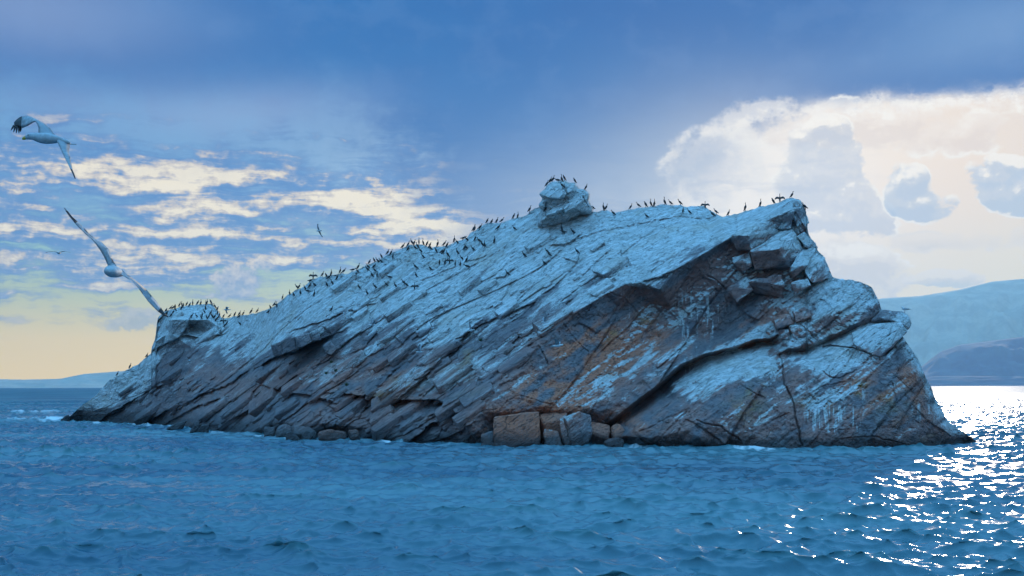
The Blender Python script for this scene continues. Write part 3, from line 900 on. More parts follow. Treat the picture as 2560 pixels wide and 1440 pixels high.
def build_rock_parts():
    # pinnacle on the crest (zoom 9x from 1340,430)
    o9 = [(70, 500), (190, 380), (230, 320), (330, 230), (480, 210), (640, 190), (760, 235), (880, 240), (930, 300), (1000, 380), (1120, 400), (1200, 480), (1200, 600), (1220, 700),
          (1290, 820), (1300, 900), (1230, 950), (1000, 960), (800, 1050), (560, 1190), (260, 1270), (20, 1240), (60, 1010), (100, 850), (55, 740), (120, 650), (140, 590)]
    me = star_solid('pinnacle', [(1340 + x / 9, 430 + y / 9) for x, y in o9], 93.6, 2.1, 31, 150, 34, amp=.55)
    pin = rock_piece('pinnacle', me, 'knobbly layered pinnacle standing on the crest', True)
    # overhanging slabs in the pinnacle
    def z9(L): return [(1340 + x / 9, 430 + y / 9, d) for x, y, d in L]
    for i, (L, th) in enumerate([([(75, 505, 91.6), (200, 400, 91.7), (560, 330, 91.4), (690, 470, 91.2), (620, 590, 91.0), (300, 590, 91.1)], 1.6),
                                 ([(640, 240, 91.6), (850, 300, 91.5), (830, 430, 91.2), (700, 490, 91.1)], 1.2),
                                 ([(820, 620, 91.2), (1000, 540, 91.4), (1090, 620, 91.3), (900, 790, 90.8), (640, 930, 90.7), (620, 800, 90.8), (760, 700, 90.9)], 1.5),
                                 ([(1040, 500, 91.8), (1190, 470, 92.2), (1190, 600, 92.2), (1110, 650, 91.8)], 1.2),
                                 ([(280, 870, 90.9), (560, 770, 90.8), (620, 830, 90.7), (430, 930, 90.6), (200, 1000, 90.8)], 1.3),
                                 ([(60, 720, 91.8), (160, 620, 91.8), (240, 640, 91.5), (180, 800, 91.5), (90, 780, 91.8)], 1.4)]):
        o = rock_piece('slab', hull_mesh('slab', block_pts(z9(L), th * K), .08, 3, .12, i))
        o.parent = pin; o.matrix_parent_inverse = Matrix.Identity(4)
    # jointed blocks of the broken right end
    BL = [([(885, 455, 81.6), (1025, 345, 83.2), (1230, 272, 83.0), (1285, 292, 82.8), (1030, 458, 80.9), (925, 588, 81.9), (1060, 590, 81.2), (1300, 440, 82.4)], 3.5),
          ([(1275, 282, 82.6), (1420, 222, 82.0), (1440, 240, 81.6), (1415, 400, 81.6), (1300, 402, 82.3), (1270, 330, 82.9)], 3.0),
          ([(1050, 595, 81.4), (1190, 520, 82.2), (1330, 415, 82.4), (1422, 412, 81.8), (1310, 578, 79.9), (1065, 600, 80.6), (1380, 712, 80.4), (1100, 765, 81.2), (1520, 575, 81.2), (1400, 742, 80.6)], 3.6),
          ([(888, 655, 82.0), (1040, 602, 81.9), (1078, 702, 81.2), (1005, 800, 81.7), (930, 765, 82.2), (900, 700, 81.7)], 2.6),
          ([(1040, 862, 80.4), (1330, 800, 80.2), (1350, 905, 79.9), (1340, 1002, 80.6), (1082, 965, 81.2)], 2.8),
          ([(1410, 742, 80.0), (1512, 580, 81.2), (1640, 572, 81.0), (1560, 722, 79.6), (1430, 832, 80.2)], 2.8),
          ([(850, 912, 81.2), (1020, 822, 81.0), (1082, 942, 80.4), (932, 1052, 80.6), (880, 1000, 81.0)], 2.4),
          ([(1420, 880, 79.6), (1560, 830, 79.4), (1590, 900, 79.0), (1450, 990, 79.4)], 2.4),
          ([(1500, 690, 80.4), (1640, 610, 80.8), (1720, 660, 80.2), (1780, 830, 79.9), (1600, 880, 79.2), (1540, 800, 79.6)], 3.0),
          ([(1440, 150, 82.2), (1500, 150, 82.6), (1530, 260, 82.4), (1470, 380, 81.6), (1420, 250, 82.0)], 2.4),
          ([(1490, 300, 82.0), (1550, 260, 82.8), (1566, 345, 82.8), (1530, 388, 82.2), (1490, 370, 81.8)], 1.8),
          ([(1530, 430, 81.6), (1600, 500, 81.8), (1645, 560, 81.6), (1560, 570, 81.0), (1470, 470, 81.3)], 2.0),
          ([(1250, 1180, 77.9), (1400, 1150, 77.6), (1430, 1240, 77.2), (1290, 1290, 77.3)], 1.6), ([(1400, 1260, 77.2), (1530, 1270, 77.0), (1540, 1350, 76.8), (1430, 1370, 77.0)], 1.5),
          ([(1310, 1300, 77.6), (1390, 1300, 77.2), (1400, 1370, 77.2), (1320, 1380, 77.6)], 1.3), ([(1430, 1130, 77.9), (1560, 1100, 77.8), (1590, 1180, 77.3), (1460, 1230, 77.3)], 1.6)]
    for i, (L, th) in enumerate(BL):
        rock_piece('joint_block', hull_mesh('joint_block', block_pts(z4(L), th * K, .95), .05, 3, .20, 20 + i))
    # ledge nose on the right
    z6 = lambda L: [(1740 + x / 3.5556, 740 + y / 3.5556, d) for x, y, d in L]
    rock_piece('ledge', hull_mesh('ledge', block_pts(z6([(1540, 235, 76.6), (1640, 120, 76.6), (1840, 140, 76.2), (1895, 175, 75.8), (1918, 250, 75.5), (1890, 295, 75.2), (1830, 240, 74.8), (1640, 190, 75.2)]), 3.0, .9), .12, 3, .1, 51),
               'jutting ledge with a rounded nose at the right end')
    rock_piece('ledge', hull_mesh('ledge', block_pts(z6([(1380, 330, 75.7), (1620, 240, 75.2), (1820, 235, 74.8), (1880, 315, 74.6), (1790, 380, 74.2), (1700, 500, 73.6), (1640, 545, 73.4), (1540, 510, 73.7), (1400, 440, 74.6)]), 3.0, .9), .14, 3, .11, 52))
    # row of square blocks on the left of the slope (zoom from 660,540)
    z2 = lambda L: [(660 + x / 3.5556, 540 + y / 3.5556, d) for x, y, d in L]
    for i, L in enumerate([[(60, 1140, 92.6), (150, 1115, 92.6), (165, 1230, 92.6), (85, 1245, 92.8)], [(150, 1110, 92.6), (270, 1050, 92.8), (290, 1190, 92.7), (172, 1225, 92.6)],
                           [(275, 1070, 92.4), (400, 1045, 92.6), (425, 1120, 92.4), (330, 1170, 92.2), (295, 1175, 92.5)], [(400, 1040, 92.8), (480, 1005, 93.0), (510, 1100, 92.8), (425, 1115, 92.7)],
                           [(525, 1150, 90.8), (590, 1110, 91.0), (650, 1180, 90.6), (600, 1240, 90.4), (545, 1220, 90.7)]]):
        t = [(x, y - 10, d + 1.8) for x, y, d in L[:2]]
        rock_piece('joint_block', hull_mesh('joint_block', block_pts(z2(L + t), 2.6, .94), .07, 2, .06, 60 + i))
    # loose slabs lying on the dip slope, along the bedding
    rng = np.random.RandomState(12)
    px, Xg, Yg, Dg = ROCK['px'], ROCK['X'], ROCK['Y'], ROCK['D']

    def samp(x, y):
        j = int(np.clip(np.searchsorted(px, x), 0, len(px) - 1))
        i = int(np.clip((y - ROCK['t'][j]) / (ROCK['b'][j] - ROCK['t'][j]) * (Xg.shape[0] - 1), 0, Xg.shape[0] - 1))
        i0, i1, j0, j1 = max(0, i - 9), i + 10, max(0, j - 9), j + 10
        return float(np.median(Dg[i0:i1, j0:j1]))
    n = 0
    while n < 250:
        x = rng.uniform(240, 1560); y = rng.uniform(560, 1080)
        t, b = topf(x), botf(x)
        dn = (y - t) / max(b - t, 1)
        if dn < .06 or y > b - 16 or y < t + 22: continue
        if in_poly(np.array([x + 14.]), np.array([y + 6.]), CLIFF)[0]: continue
        if rng.rand() > .16 + .9 * dn: continue
        D = samp(x, y)
        big = rng.rand() ** 2.6
        L = (.8 + 3.2 * big) * (.6 + .4 * dn + .1); W = L * rng.uniform(.28, .6); T = W * rng.uniform(.35, .6) + .08
        a = R(rng.normal(35, 4))
        P0 = pos(x, y, D)
        dx = 14
        pu = pos(x + dx * math.cos(a), y - dx * math.sin(a), samp(x + dx * math.cos(a), y - dx * math.sin(a)))
        tu = pu - P0; tu = tu / np.linalg.norm(tu) * .6 + T3 * .7; tu /= np.linalg.norm(tu)
        nn = M3 + rng.normal(0, .06, 3); nn = nn - tu * (nn @ tu); nn /= np.linalg.norm(nn)
        vv = np.cross(nn, tu)
        if vv[2] > 0: vv = -vv
        tl = R(rng.uniform(-4, 9))
        nn, vv = nn * math.cos(tl) + vv * math.sin(tl), vv * math.cos(tl) - nn * math.sin(tl)
        C = P0 + nn * (T * .12)
        pts_ = []
        for su in (-1, 1):
            for sv in (-1, 1):
                for sn in (-1, 1):
                    j = rng.uniform(.78, 1.08, 3)
                    pts_.append(Vector((C + tu * su * L / 2 * j[0] + vv * sv * W / 2 * j[1] * (.8 if su > 0 else 1) + nn * sn * T / 2 * j[2]).tolist()))
        for _ in range(2):
            su, sv = rng.uniform(-.9, .9), rng.choice([-1, 1]) * 1.08
            pts_.append(Vector((C + tu * su * L / 2 + vv * sv * W / 2 + nn * T / 2 * rng.uniform(-.6, .9)).tolist()))
        rock_piece('slab', hull_mesh('slab', pts_, .04, 0 if L < 1.2 else 1, .03, n))
        n += 1


# ------------------------------------------------------------------ boulders at the foot
def build_boulders():
    zz = {5: (1180, 740), 7: (660, 740), 1: (140, 700)}
    B = [(5, [(200, 1080), (400, 1040), (600, 1018), (612, 1150), (612, 1280), (560, 1312), (205, 1345), (185, 1180)], 3.2, 'huge square rust-brown boulder standing at the waterline', .8),
         (5, [(600, 1062), (720, 988), (855, 978), (832, 1080), (640, 1135)], 2.4, 'tilted brown boulder wedged behind the huge square boulder', 2.2),
         (5, [(773, 1090), (812, 1085), (850, 1200), (872, 1300), (835, 1338), (790, 1220)], .8, 'thin pale upright stone beside the huge square boulder', .5),
         (5, [(830, 1082), (960, 1030), (1052, 1062), (1072, 1222), (972, 1338), (880, 1330)], 2.0, 'tall grey streaked boulder leaning right of the thin pale stone', .8),
         (5, [(1050, 1132), (1190, 1140), (1232, 1172), (1205, 1262), (1080, 1222)], 1.8, 'rounded brown boulder under the lower end of the slanting crack', 1.5),
         (5, [(1240, 1162), (1300, 1138), (1362, 1202), (1342, 1252), (1262, 1256)], 1.4, 'small orange boulder right of the slanting crack', 1.2),
         (5, [(1168, 1302), (1280, 1254), (1352, 1290), (1335, 1338), (1200, 1340)], 1.3, 'low boulder with a green algae edge at the water', .4),
         (5, [(78, 1242), (190, 1208), (205, 1345), (88, 1345)], 1.6, 'dark blue wet stone left of the huge square boulder', .7),
         (5, [(632, 1180), (762, 1200), (822, 1340), (642, 1345)], 1.6, 'black shadowed stone between the square boulder and pale stone', 1.2),
         (7, [(108, 1182), (180, 1143), (247, 1160), (242, 1225), (110, 1240)], 1.6, 'flat-topped grey stone in the left boulder group', .9),
         (7, [(250, 1153), (400, 1168), (462, 1210), (442, 1250), (260, 1225)], 1.8, 'long dark stone at the back of the left boulder group', 1.0),
         (7, [(193, 1222), (240, 1198), (312, 1260), (330, 1285), (200, 1282)], 1.1, 'dark rounded stone in front of the left boulder group', .4),
         (7, [(268, 1193), (342, 1208), (332, 1245), (282, 1240)], .8, 'small pale stone in the middle of the left boulder group', .6),
         (7, [(328, 1215), (380, 1193), (447, 1245), (405, 1280), (340, 1278)], 1.1, 'blunt blue-grey stone front right in the left boulder group', .4),
         (7, [(0, 1160), (102, 1168), (84, 1235), (0, 1240)], 1.6, 'dark low stone at the left end of the left boulder group', .7),
         (7, [(478, 1215), (600, 1188), (722, 1208), (745, 1255), (640, 1275), (488, 1278)], 1.8, 'wide reddish stone right of the left boulder group', .5),
         (7, [(748, 1190), (832, 1188), (852, 1248), (768, 1258)], 1.2, 'small reddish stone right of the wide reddish stone', .7),
         (1, [(1240, 1358), (1292, 1283), (1367, 1283), (1347, 1362)], 1.6, 'square wet slab dipping into the water on the left', .3),
         (1, [(1188, 1355), (1250, 1258), (1292, 1290), (1232, 1362)], 1.4, 'leaning wet slab beside the square wet slab', .4),
         (1, [(978, 1322), (1110, 1258), (1172, 1243), (1082, 1335)], 1.6, 'smooth pale blue wet slab sloping into the water', .6),
         (1, [(38, 1246), (100, 1198), (132, 1210), (84, 1262)], 1.2, 'black rock off the far left tip in the foam', .3)]
    for i, (zk, pl, th, lab, dt) in enumerate(B):
        x0, y0 = zz[zk]
        p2 = [(x0 + x / 3.5556, y0 + y / 3.5556) for x, y in pl]
        yb = max(p[1] for p in p2); xb = np.mean([p[0] for p in p2])
        Db = float(water_D(xb, max(yb, float(botf(xb)) + (3.5 if dt < 1.1 else -1))))
        top = min(p[1] for p in p2)
        fr = [(x, y, Db + dt * (yb - y) / max(yb - top, 1)) for x, y in p2]
        P = block_pts(fr, th * K, .9)
        # foot of the stone under water
        base = Vector((0, 0, 0)); lowp = sorted(P[:len(fr)], key=lambda q: q.z)[:2]
        for q in lowp: P.append(Vector((q.x, q.y + .3, -.7)))
        for q in sorted(P[len(fr):2 * len(fr)], key=lambda q: q.z)[:2]: P.append(Vector((q.x, q.y, -.7)))
        me = hull_mesh('boulder', P, .1 if th > 1 else .05, 4, .15 if th > 1 else .07, 100 + i)
        c = np.mean([list(p) for p in P], 0)
        mesh_zone(me)
        if 'rust' in lab or 'orange' in lab or 'brown' in lab or 'reddish' in lab:
            a = me.attributes['zone']; z = np.empty(len(me.vertices) * 4, np.float32); a.data.foreach_get('color', z)
            z = z.reshape(-1, 4); z[:, 1] = np.maximum(z[:, 1], .5); z[:, 0] *= .4; a.data.foreach_set('color', z.reshape(-1))
        if 'pale' in lab or 'grey' in lab:
            a = me.attributes['zone']; z = np.empty(len(me.vertices) * 4, np.float32); a.data.foreach_get('color', z)
            z = z.reshape(-1, 4); z[:, 0] = np.maximum(z[:, 0], .22); a.data.foreach_set('color', z.reshape(-1))
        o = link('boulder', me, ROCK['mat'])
        tag(o, lab, 'boulder', 'boulders at the foot of the rock')
        ALL_ROCK.append((me, None))


# ------------------------------------------------------------------ far shores and haze
def hill_mesh(name, prof, D, depth, seed, amp):
    """ridge line traced as (px, py) at distance D metres, a real slope towards and away from us"""
    p = np.array(prof, float)
    px = np.linspace(p[0, 0], p[-1, 0], 260)
    py = np.interp(px, p[:, 0], p[:, 1])
    rd = rays(px, py); crest = CAMP + rd * D
    hgt = np.maximum(crest[:, 2], 2.0)
    rows = []
    s_ = np.linspace(-1, 1, 41)
    for k, q in enumerate(s_):
        w = 1 - abs(q) ** 1.25
        n = fbm(px / 50 + 3, np.full(len(px), k * .35), 5, seed) * amp
        z = hgt * (w * (1 + .0 * n)) + n * hgt * w * (1 - w) * 2.4 - (3 if abs(q) > .99 else 0)
        d = rd * (D + q * depth); P = CAMP + d
        P[:, 2] = np.where(abs(q) < .03, hgt, z) - (1.5 if abs(q) > .98 else 0)
        rows.append(P)
    return grid_mesh(name, np.array(rows))


def build_far():
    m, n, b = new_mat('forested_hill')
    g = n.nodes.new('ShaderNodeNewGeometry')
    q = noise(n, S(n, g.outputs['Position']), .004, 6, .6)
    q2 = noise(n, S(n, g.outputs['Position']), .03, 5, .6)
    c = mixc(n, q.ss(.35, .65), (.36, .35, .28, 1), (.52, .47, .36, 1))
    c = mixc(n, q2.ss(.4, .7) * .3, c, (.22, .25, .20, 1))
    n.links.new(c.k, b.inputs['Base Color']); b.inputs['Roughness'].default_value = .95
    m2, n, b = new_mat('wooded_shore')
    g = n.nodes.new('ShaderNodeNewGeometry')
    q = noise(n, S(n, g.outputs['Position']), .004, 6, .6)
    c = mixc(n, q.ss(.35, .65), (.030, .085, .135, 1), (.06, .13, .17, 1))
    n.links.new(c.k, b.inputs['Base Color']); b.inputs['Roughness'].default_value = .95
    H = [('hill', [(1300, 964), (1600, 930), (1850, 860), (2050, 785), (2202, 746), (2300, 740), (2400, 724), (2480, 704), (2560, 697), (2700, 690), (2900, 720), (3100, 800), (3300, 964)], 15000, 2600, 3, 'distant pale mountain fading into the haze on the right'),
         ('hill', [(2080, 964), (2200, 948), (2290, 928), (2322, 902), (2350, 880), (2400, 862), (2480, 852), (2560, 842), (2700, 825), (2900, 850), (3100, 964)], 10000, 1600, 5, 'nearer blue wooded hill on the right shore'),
         ('hill', [(2230, 965), (2330, 941), (2420, 940), (2560, 941), (2750, 936), (2950, 945), (3100, 964)], 8300, 400, 15, 'low dark blue shore below the nearer hill'),
         ('hill', [(-600, 968), (-400, 950), (-100, 946), (60, 949), (150, 947), (210, 935), (300, 928), (420, 920), (560, 930), (800, 960), (900, 968)], 15000, 1500, 7, 'faint pale ridge low on the left horizon'),
         ('hill', [(140, 968), (170, 964), (200, 958), (260, 962), (330, 957), (420, 962), (500, 968)], 13000, 700, 11, 'faint bluish knoll in front of the left ridge'),
         ('islet', [(60, 969), (64, 966.5), (80, 965), (95, 963), (108, 961.5), (112, 960.5), (120, 962), (132, 963.5), (143, 966), (148, 969)], 11000, 300, 9, 'small blue islet on the left horizon'),
         ('islet', [(28, 969), (32, 967.5), (40, 967), (46, 968), (49, 969)], 11000, 120, 10, 'tiny low islet left of the small blue islet')]
    for nm, pr, D, dp, sd, lab in H:
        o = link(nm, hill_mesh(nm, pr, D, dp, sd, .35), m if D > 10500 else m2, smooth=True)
        o['kind'] = 'structure'; o['label'] = lab
    # the air
    z0, z1, w = -6.0, 1420.0, 18500.0
    me = bpy.data.meshes.new('haze')
    bm = bmesh.new(); bmesh.ops.create_cube(bm, size=1.0)
    for v in bm.verts: v.co = Vector((v.co.x * 2 * w, v.co.y * 2 * w, z0 if v.co.z < 0 else z1))
    bm.to_mesh(me); bm.free()
    hm = bpy.data.materials.new('haze'); hm.use_nodes = True
    n = hm.node_tree; n.nodes.clear()
    out = n.nodes.new('ShaderNodeOutputMaterial'); pv = n.nodes.new('ShaderNodeVolumePrincipled')
    pv.inputs['Color'].default_value = (.38, .55, .70, 1)
    pv.inputs['Density'].default_value = HAZE
    pv.inputs['Anisotropy'].default_value = .42
    n.links.new(pv.outputs[0], out.inputs['Volume'])
    o = link('haze', me, hm); o['kind'] = 'stuff'; o['label'] = 'thin blue haze over the lake'


HAZE = 4.2e-5
build_rock()
build_rock_parts()
build_boulders()
build_water()
build_far()
# ------------------------------------------------------------------ birds
def plain(name, col, rough=.6, var=.25, scale=14.0):
    m, n, b = new_mat(name)
    tcn = n.nodes.new('ShaderNodeTexCoord')
    q = noise(n, S(n, tcn.outputs['Object']), scale, 4, .6)
    c = mixc(n, q.ss(.35, .7), tuple(x * (1 - var) for x in col) + (1,), tuple(min(1, x * (1 + var)) for x in col) + (1,))
    n.links.new(c.k, b.inputs['Base Color']); b.inputs['Roughness'].default_value = rough
    return m


MB = {'black': plain('cormorant_plumage', (.022, .019, .020), .5), 'cbill': plain('cormorant_bill', (.16, .12, .07), .5),
      'white': plain('gull_white', (.58, .60, .61), .6, .12), 'grey': plain('gull_grey', (.30, .31, .33), .6, .1), 'tip': plain('gull_black', (.045, .042, .045), .6),
      'shade': plain('gull_white_shaded', (.42, .45, .47), .65, .15, 22.0), 'ybill': plain('gull_bill', (.62, .42, .06), .45), 'eye': plain('gull_eye', (.03, .025, .02), .3), 'legs': plain('gull_legs', (.45, .22, .18), .5),  # 'shade' is gull white with the near gulls' shadow put into its colour
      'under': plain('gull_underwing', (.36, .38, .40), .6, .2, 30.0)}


def tube(bm, pts, rad, n=8, mat=0, side=None):
    """lofted tube through pts; rad = (half width across, half height) per point; closed ends"""
    pts = [Vector(p) for p in pts]
    rings = []
    for i, p in enumerate(pts):
        t = (pts[min(i + 1, len(pts) - 1)] - pts[max(i - 1, 0)]).normalized()
        sd = Vector(side) if side is not None else Vector((0, 1, 0))
        sd = (sd - t * sd.dot(t)).normalized()
        up = t.cross(sd)
        ry, rz = rad[i] if isinstance(rad[i], tuple) else (rad[i], rad[i])
        rings.append([bm.verts.new(p + sd * (math.cos(k * 2 * math.pi / n) * ry) + up * (math.sin(k * 2 * math.pi / n) * rz)) for k in range(n)])
    fs = []
    for a, b in zip(rings[:-1], rings[1:]):
        for k in range(n): fs.append(bm.faces.new((a[k], a[(k + 1) % n], b[(k + 1) % n], b[k])))
    fs.append(bm.faces.new(rings[0][::-1])); fs.append(bm.faces.new(rings[-1]))
    for f in fs: f.material_index = mat; f.smooth = True
    return rings


def loft(bm, secs, mats=None):
    """wing: secs = list of (lead, trail, thickness vector); closed lens shaped sections"""
    rings = []
    for A, B, t in secs:
        A, B, t = Vector(A), Vector(B), Vector(t)
        rings.append([bm.verts.new(p) for p in (A, A.lerp(B, .25) + t, A.lerp(B, .6) + t * .7, B, A.lerp(B, .6) - t * .5, A.lerp(B, .25) - t * .7)])
    for i, (a, b) in enumerate(zip(rings[:-1], rings[1:])):
        for k in range(6):
            f = bm.faces.new((a[k], a[(k + 1) % 6], b[(k + 1) % 6], b[k])); f.smooth = True
            f.material_index = mats[i] if mats else 0
    for r, i in ((rings[0][::-1], 0), (rings[-1], -1)):
        f = bm.faces.new(r); f.material_index = mats[i] if mats else 0
    return rings


def finish(bm, name, mats, weld=0):
    bmesh.ops.recalc_face_normals(bm, faces=bm.faces)
    me = bpy.data.meshes.new(name); bm.to_mesh(me); bm.free()
    for m in mats: me.materials.append(MB[m])
    return me


def cormorant_mesh(pose):
    bm = bmesh.new()
    lean = {'tall': 4, 'up': 8, 's': -8, 'hunch': -4, 'preen': 10, 'spread': 6, 'lean': -22, 'flat': -52}[pose]
    body = [(-.215, .02, .012, .03), (-.165, .09, .016, .045), (-.125, .15, .04, .05), (-.085, .22, .066, .075), (-.035, .31, .082, .095), (.01, .40, .078, .088), (.035, .46, .055, .06)]
    neck = {'tall': [(.045, .52, .033), (.035, .58, .026), (.02, .64, .024), (.012, .70, .024), (.03, .745, .03), (.062, .752, .024), (.105, .75, .010), (.14, .742, .004)],
            's': [(.055, .51, .036), (.05, .56, .028), (.03, .605, .026), (.032, .65, .026), (.058, .675, .031), (.088, .675, .023), (.13, .668, .010), (.16, .655, .004)],
            'up': [(.045, .52, .034), (.04, .58, .027), (.035, .64, .026), (.04, .69, .028), (.052, .73, .022), (.062, .775, .011), (.068, .80, .004)],
            'hunch': [(.05, .50, .045), (.045, .53, .038), (.05, .56, .034), (.075, .575, .033), (.105, .57, .022), (.14, .56, .010), (.165, .55, .004)],
            'preen': [(.05, .51, .038), (.06, .56, .030), (.05, .60, .028), (.01, .61, .030), (-.025, .59, .022), (-.06, .555, .010), (-.08, .53, .004)]}
    nk = neck.get(pose, neck['s'] if pose != 'spread' else neck['tall'])
    P = [(x, 0, z) for x, z, _, _ in body] + [(x, 0, z) for x, z, _ in nk]
    Rr = [(a * 1.12, b * 1.12) for _, _, a, b in body] + [(r * 1.15, r * 1.15) for _, _, r in nk]
    piv = Vector((-.02, 0, .17)); M = Matrix.Rotation(R(-lean if pose != 'flat' else 50), 4, 'Y')
    P = [piv + M @ (Vector(p) - piv) for p in P]
    low = min(p.z for p in P)
    if low < .0: P = [p + Vector((0, 0, -low + .01)) for p in P]
    rings = tube(bm, P, Rr, 8, 0)
    nb = len(bm.faces)
    bm.faces.ensure_lookup_table()
    for f in bm.faces:
        if all(v in sum(rings[-3:], []) for v in f.verts): f.material_index = 1
    hip = piv + Vector((.0, 0, .03))
    for s_ in (-1, 1):
        tube(bm, [(hip.x, s_ * .035, hip.z + .06), (hip.x - .012, s_ * .042, .07), (hip.x, s_ * .045, .02), (hip.x + .01, s_ * .047, -.03)], [.03, .016, .012, .012], 6, 0)
        tube(bm, [(hip.x - .02, s_ * .047, .008), (hip.x + .03, s_ * .05, .008), (hip.x + .075, s_ * .053, .004)], [(.012, .006), (.022, .006), (.028, .004)], 6, 0)
    if pose == 'spread':
        for s_ in (-1, 1):
            z0 = .44
            loft(bm, [((.03, s_ * .03, z0), (-.05, s_ * .03, z0 - .17), (.02, 0, .01)), ((.05, s_ * .16, z0 + .07), (-.04, s_ * .17, z0 - .13), (.02, 0, .01)),
                      ((.06, s_ * .29, z0 + .09), (-.02, s_ * .31, z0 - .13), (.015, 0, .01)), ((.03, s_ * .40, z0 + .0), (-.02, s_ * .38, z0 - .17), (.012, 0, .0)),
                      ((.0, s_ * .46, z0 - .10), (-.02, s_ * .43, z0 - .20), (.006, 0, .0))])
    else:
        # folded wing along each flank
        for s_ in (-1, 1):
            a, b_ = P[5], P[1]
            loft(bm, [(a + Vector((.02, s_ * .05, -.01)), a + Vector((-.05, s_ * .045, .02)), (0, s_ * .022, 0)), (P[4] + Vector((.03, s_ * .066, -.05)), P[4] + Vector((-.075, s_ * .05, .0)), (0, s_ * .03, 0)),
                      (P[3] + Vector((.02, s_ * .055, -.05)), P[3] + Vector((-.06, s_ * .04, .0)), (0, s_ * .024, 0)), (b_ + Vector((.0, s_ * .015, -.01)), b_ + Vector((-.02, s_ * .012, .02)), (0, s_ * .006, 0))])
    return finish(bm, 'cormorant', ('black', 'cbill'))


def gull_perched_mesh():
    bm = bmesh.new()
    P = [(-.30, 0, .19), (-.24, 0, .20), (-.16, 0, .215), (-.06, 0, .225), (.05, 0, .235), (.11, 0, .27), (.13, 0, .32), (.15, 0, .365), (.175, 0, .375), (.20, 0, .37)]
    rd = [(.03, .008), (.04, .02), (.06, .05), (.08, .075), (.085, .085), (.06, .07), (.043, .045), (.042, .042), (.034, .03), (.014, .014)]
    tube(bm, P, rd, 10, 0)
    tube(bm, [(.19, 0, .368), (.225, 0, .362), (.25, 0, .35)], [.013, .010, .003], 6, 2)
    for s_ in (-1, 1):
        loft(bm, [((.07, s_ * .075, .25), (.03, s_ * .05, .31), (0, s_ * .02, 0)), ((-.05, s_ * .085, .22), (-.07, s_ * .04, .305), (0, s_ * .02, 0)), ((-.18, s_ * .06, .21), (-.19, s_ * .03, .265), (0, s_ * .012, 0)),
                  ((-.28, s_ * .03, .205), (-.29, s_ * .02, .23), (0, s_ * .006, 0)), ((-.36, s_ * .015, .20), (-.36, s_ * .01, .215), (0, s_ * .003, 0))], [1, 1, 3, 3, 3])
        tube(bm, [(.0, s_ * .035, .17), (.0, s_ * .037, .08), (.005, s_ * .038, -.03)], [.014, .008, .008], 6, 4)
        tube(bm, [(-.01, s_ * .038, .006), (.05, s_ * .042, .004)], [(.010, .005), (.022, .004)], 6, 4)
    return finish(bm, 'gull', ('white', 'grey', 'ybill', 'tip', 'legs'))


def gull_flying_mesh(up1=12, up2=-8, sweep=.10, asym=0.0):
    """wings spread: arm raised up1 degrees, hand bent to up2"""
    bm = bmesh.new()
    P = [(-.33, 0, .0), (-.26, 0, .0), (-.18, 0, .0), (-.08, 0, -.005), (.04, 0, -.01), (.14, 0, .0), (.20, 0, .012), (.25, 0, .015), (.275, 0, .01)]
    rd = [(.075, .006), (.055, .015), (.045, .035), (.07, .06), (.078, .07), (.055, .052), (.042, .04), (.03, .03), (.013, .013)]
    tube(bm, P, rd, 10, 0)
    tube(bm, [(.265, 0, .01), (.30, 0, .004), (.325, 0, -.008)], [.013, .010, .003], 6, 2)
    for s_ in (-1, 1):
        a1, a2 = R(up1 + asym * s_), R(up2 + asym * s_)
        y1, z1 = .05 + .27 * math.cos(a1), .03 + .27 * math.sin(a1)
        y2, z2 = y1 + .18 * math.cos(a2), z1 + .18 * math.sin(a2)
        y3, z3 = y2 + .19 * math.cos(a2 - R(8)), z2 + .19 * math.sin(a2 - R(8))
        loft(bm, [((.10, s_ * .03, .03), (-.10, s_ * .03, .02), (0, 0, .022)), ((.12, s_ * (.05 + (y1 - .05) * .55), .03 + (z1 - .03) * .55), (-.075, s_ * (.05 + (y1 - .05) * .55), .03 + (z1 - .03) * .5), (0, 0, .018)),
                  ((.12, s_ * y1, z1), (-.055, s_ * y1, z1 - .01), (0, 0, .013)), ((.08, s_ * (y1 + y2) / 2, (z1 + z2) / 2), (-.06, s_ * (y1 + y2) / 2, (z1 + z2) / 2 - .01), (0, 0, .010)),
                  ((.03, s_ * y2, z2), (-.07, s_ * y2, z2), (0, 0, .007)), ((.03 - sweep, s_ * (y3 - .05), z3), (-.10 - sweep * .4, s_ * (y2 + .05), (z2 + z3) / 2), (0, 0, .005)),
                  ((-.05 - sweep, s_ * y3, z3), (-.07 - sweep, s_ * (y3 - .02), z3), (0, 0, .003))], [1, 1, 1, 1, 1, 3, 3])
    return finish(bm, 'gull', ('white', 'grey', 'ybill', 'tip', 'legs'))


ORD = ['first', 'second', 'third', 'fourth', 'fifth', 'sixth', 'seventh', 'eighth', 'ninth', 'tenth', 'eleventh', 'twelfth', 'thirteenth', 'fourteenth', 'fifteenth', 'sixteenth', 'seventeenth', 'eighteenth',
       'nineteenth', 'twentieth', 'twenty-first', 'twenty-second', 'twenty-third', 'twenty-fourth', 'twenty-fifth', 'twenty-sixth', 'twenty-seventh', 'twenty-eighth', 'twenty-ninth', 'thirtieth',
       'thirty-first', 'thirty-second', 'thirty-third', 'thirty-fourth', 'thirty-fifth', 'thirty-sixth', 'thirty-seventh', 'thirty-eighth', 'thirty-ninth', 'fortieth', 'forty-first', 'forty-second', 'forty-third', 'forty-fourth', 'forty-fifth', 'forty-sixth', 'forty-seventh', 'forty-eighth']


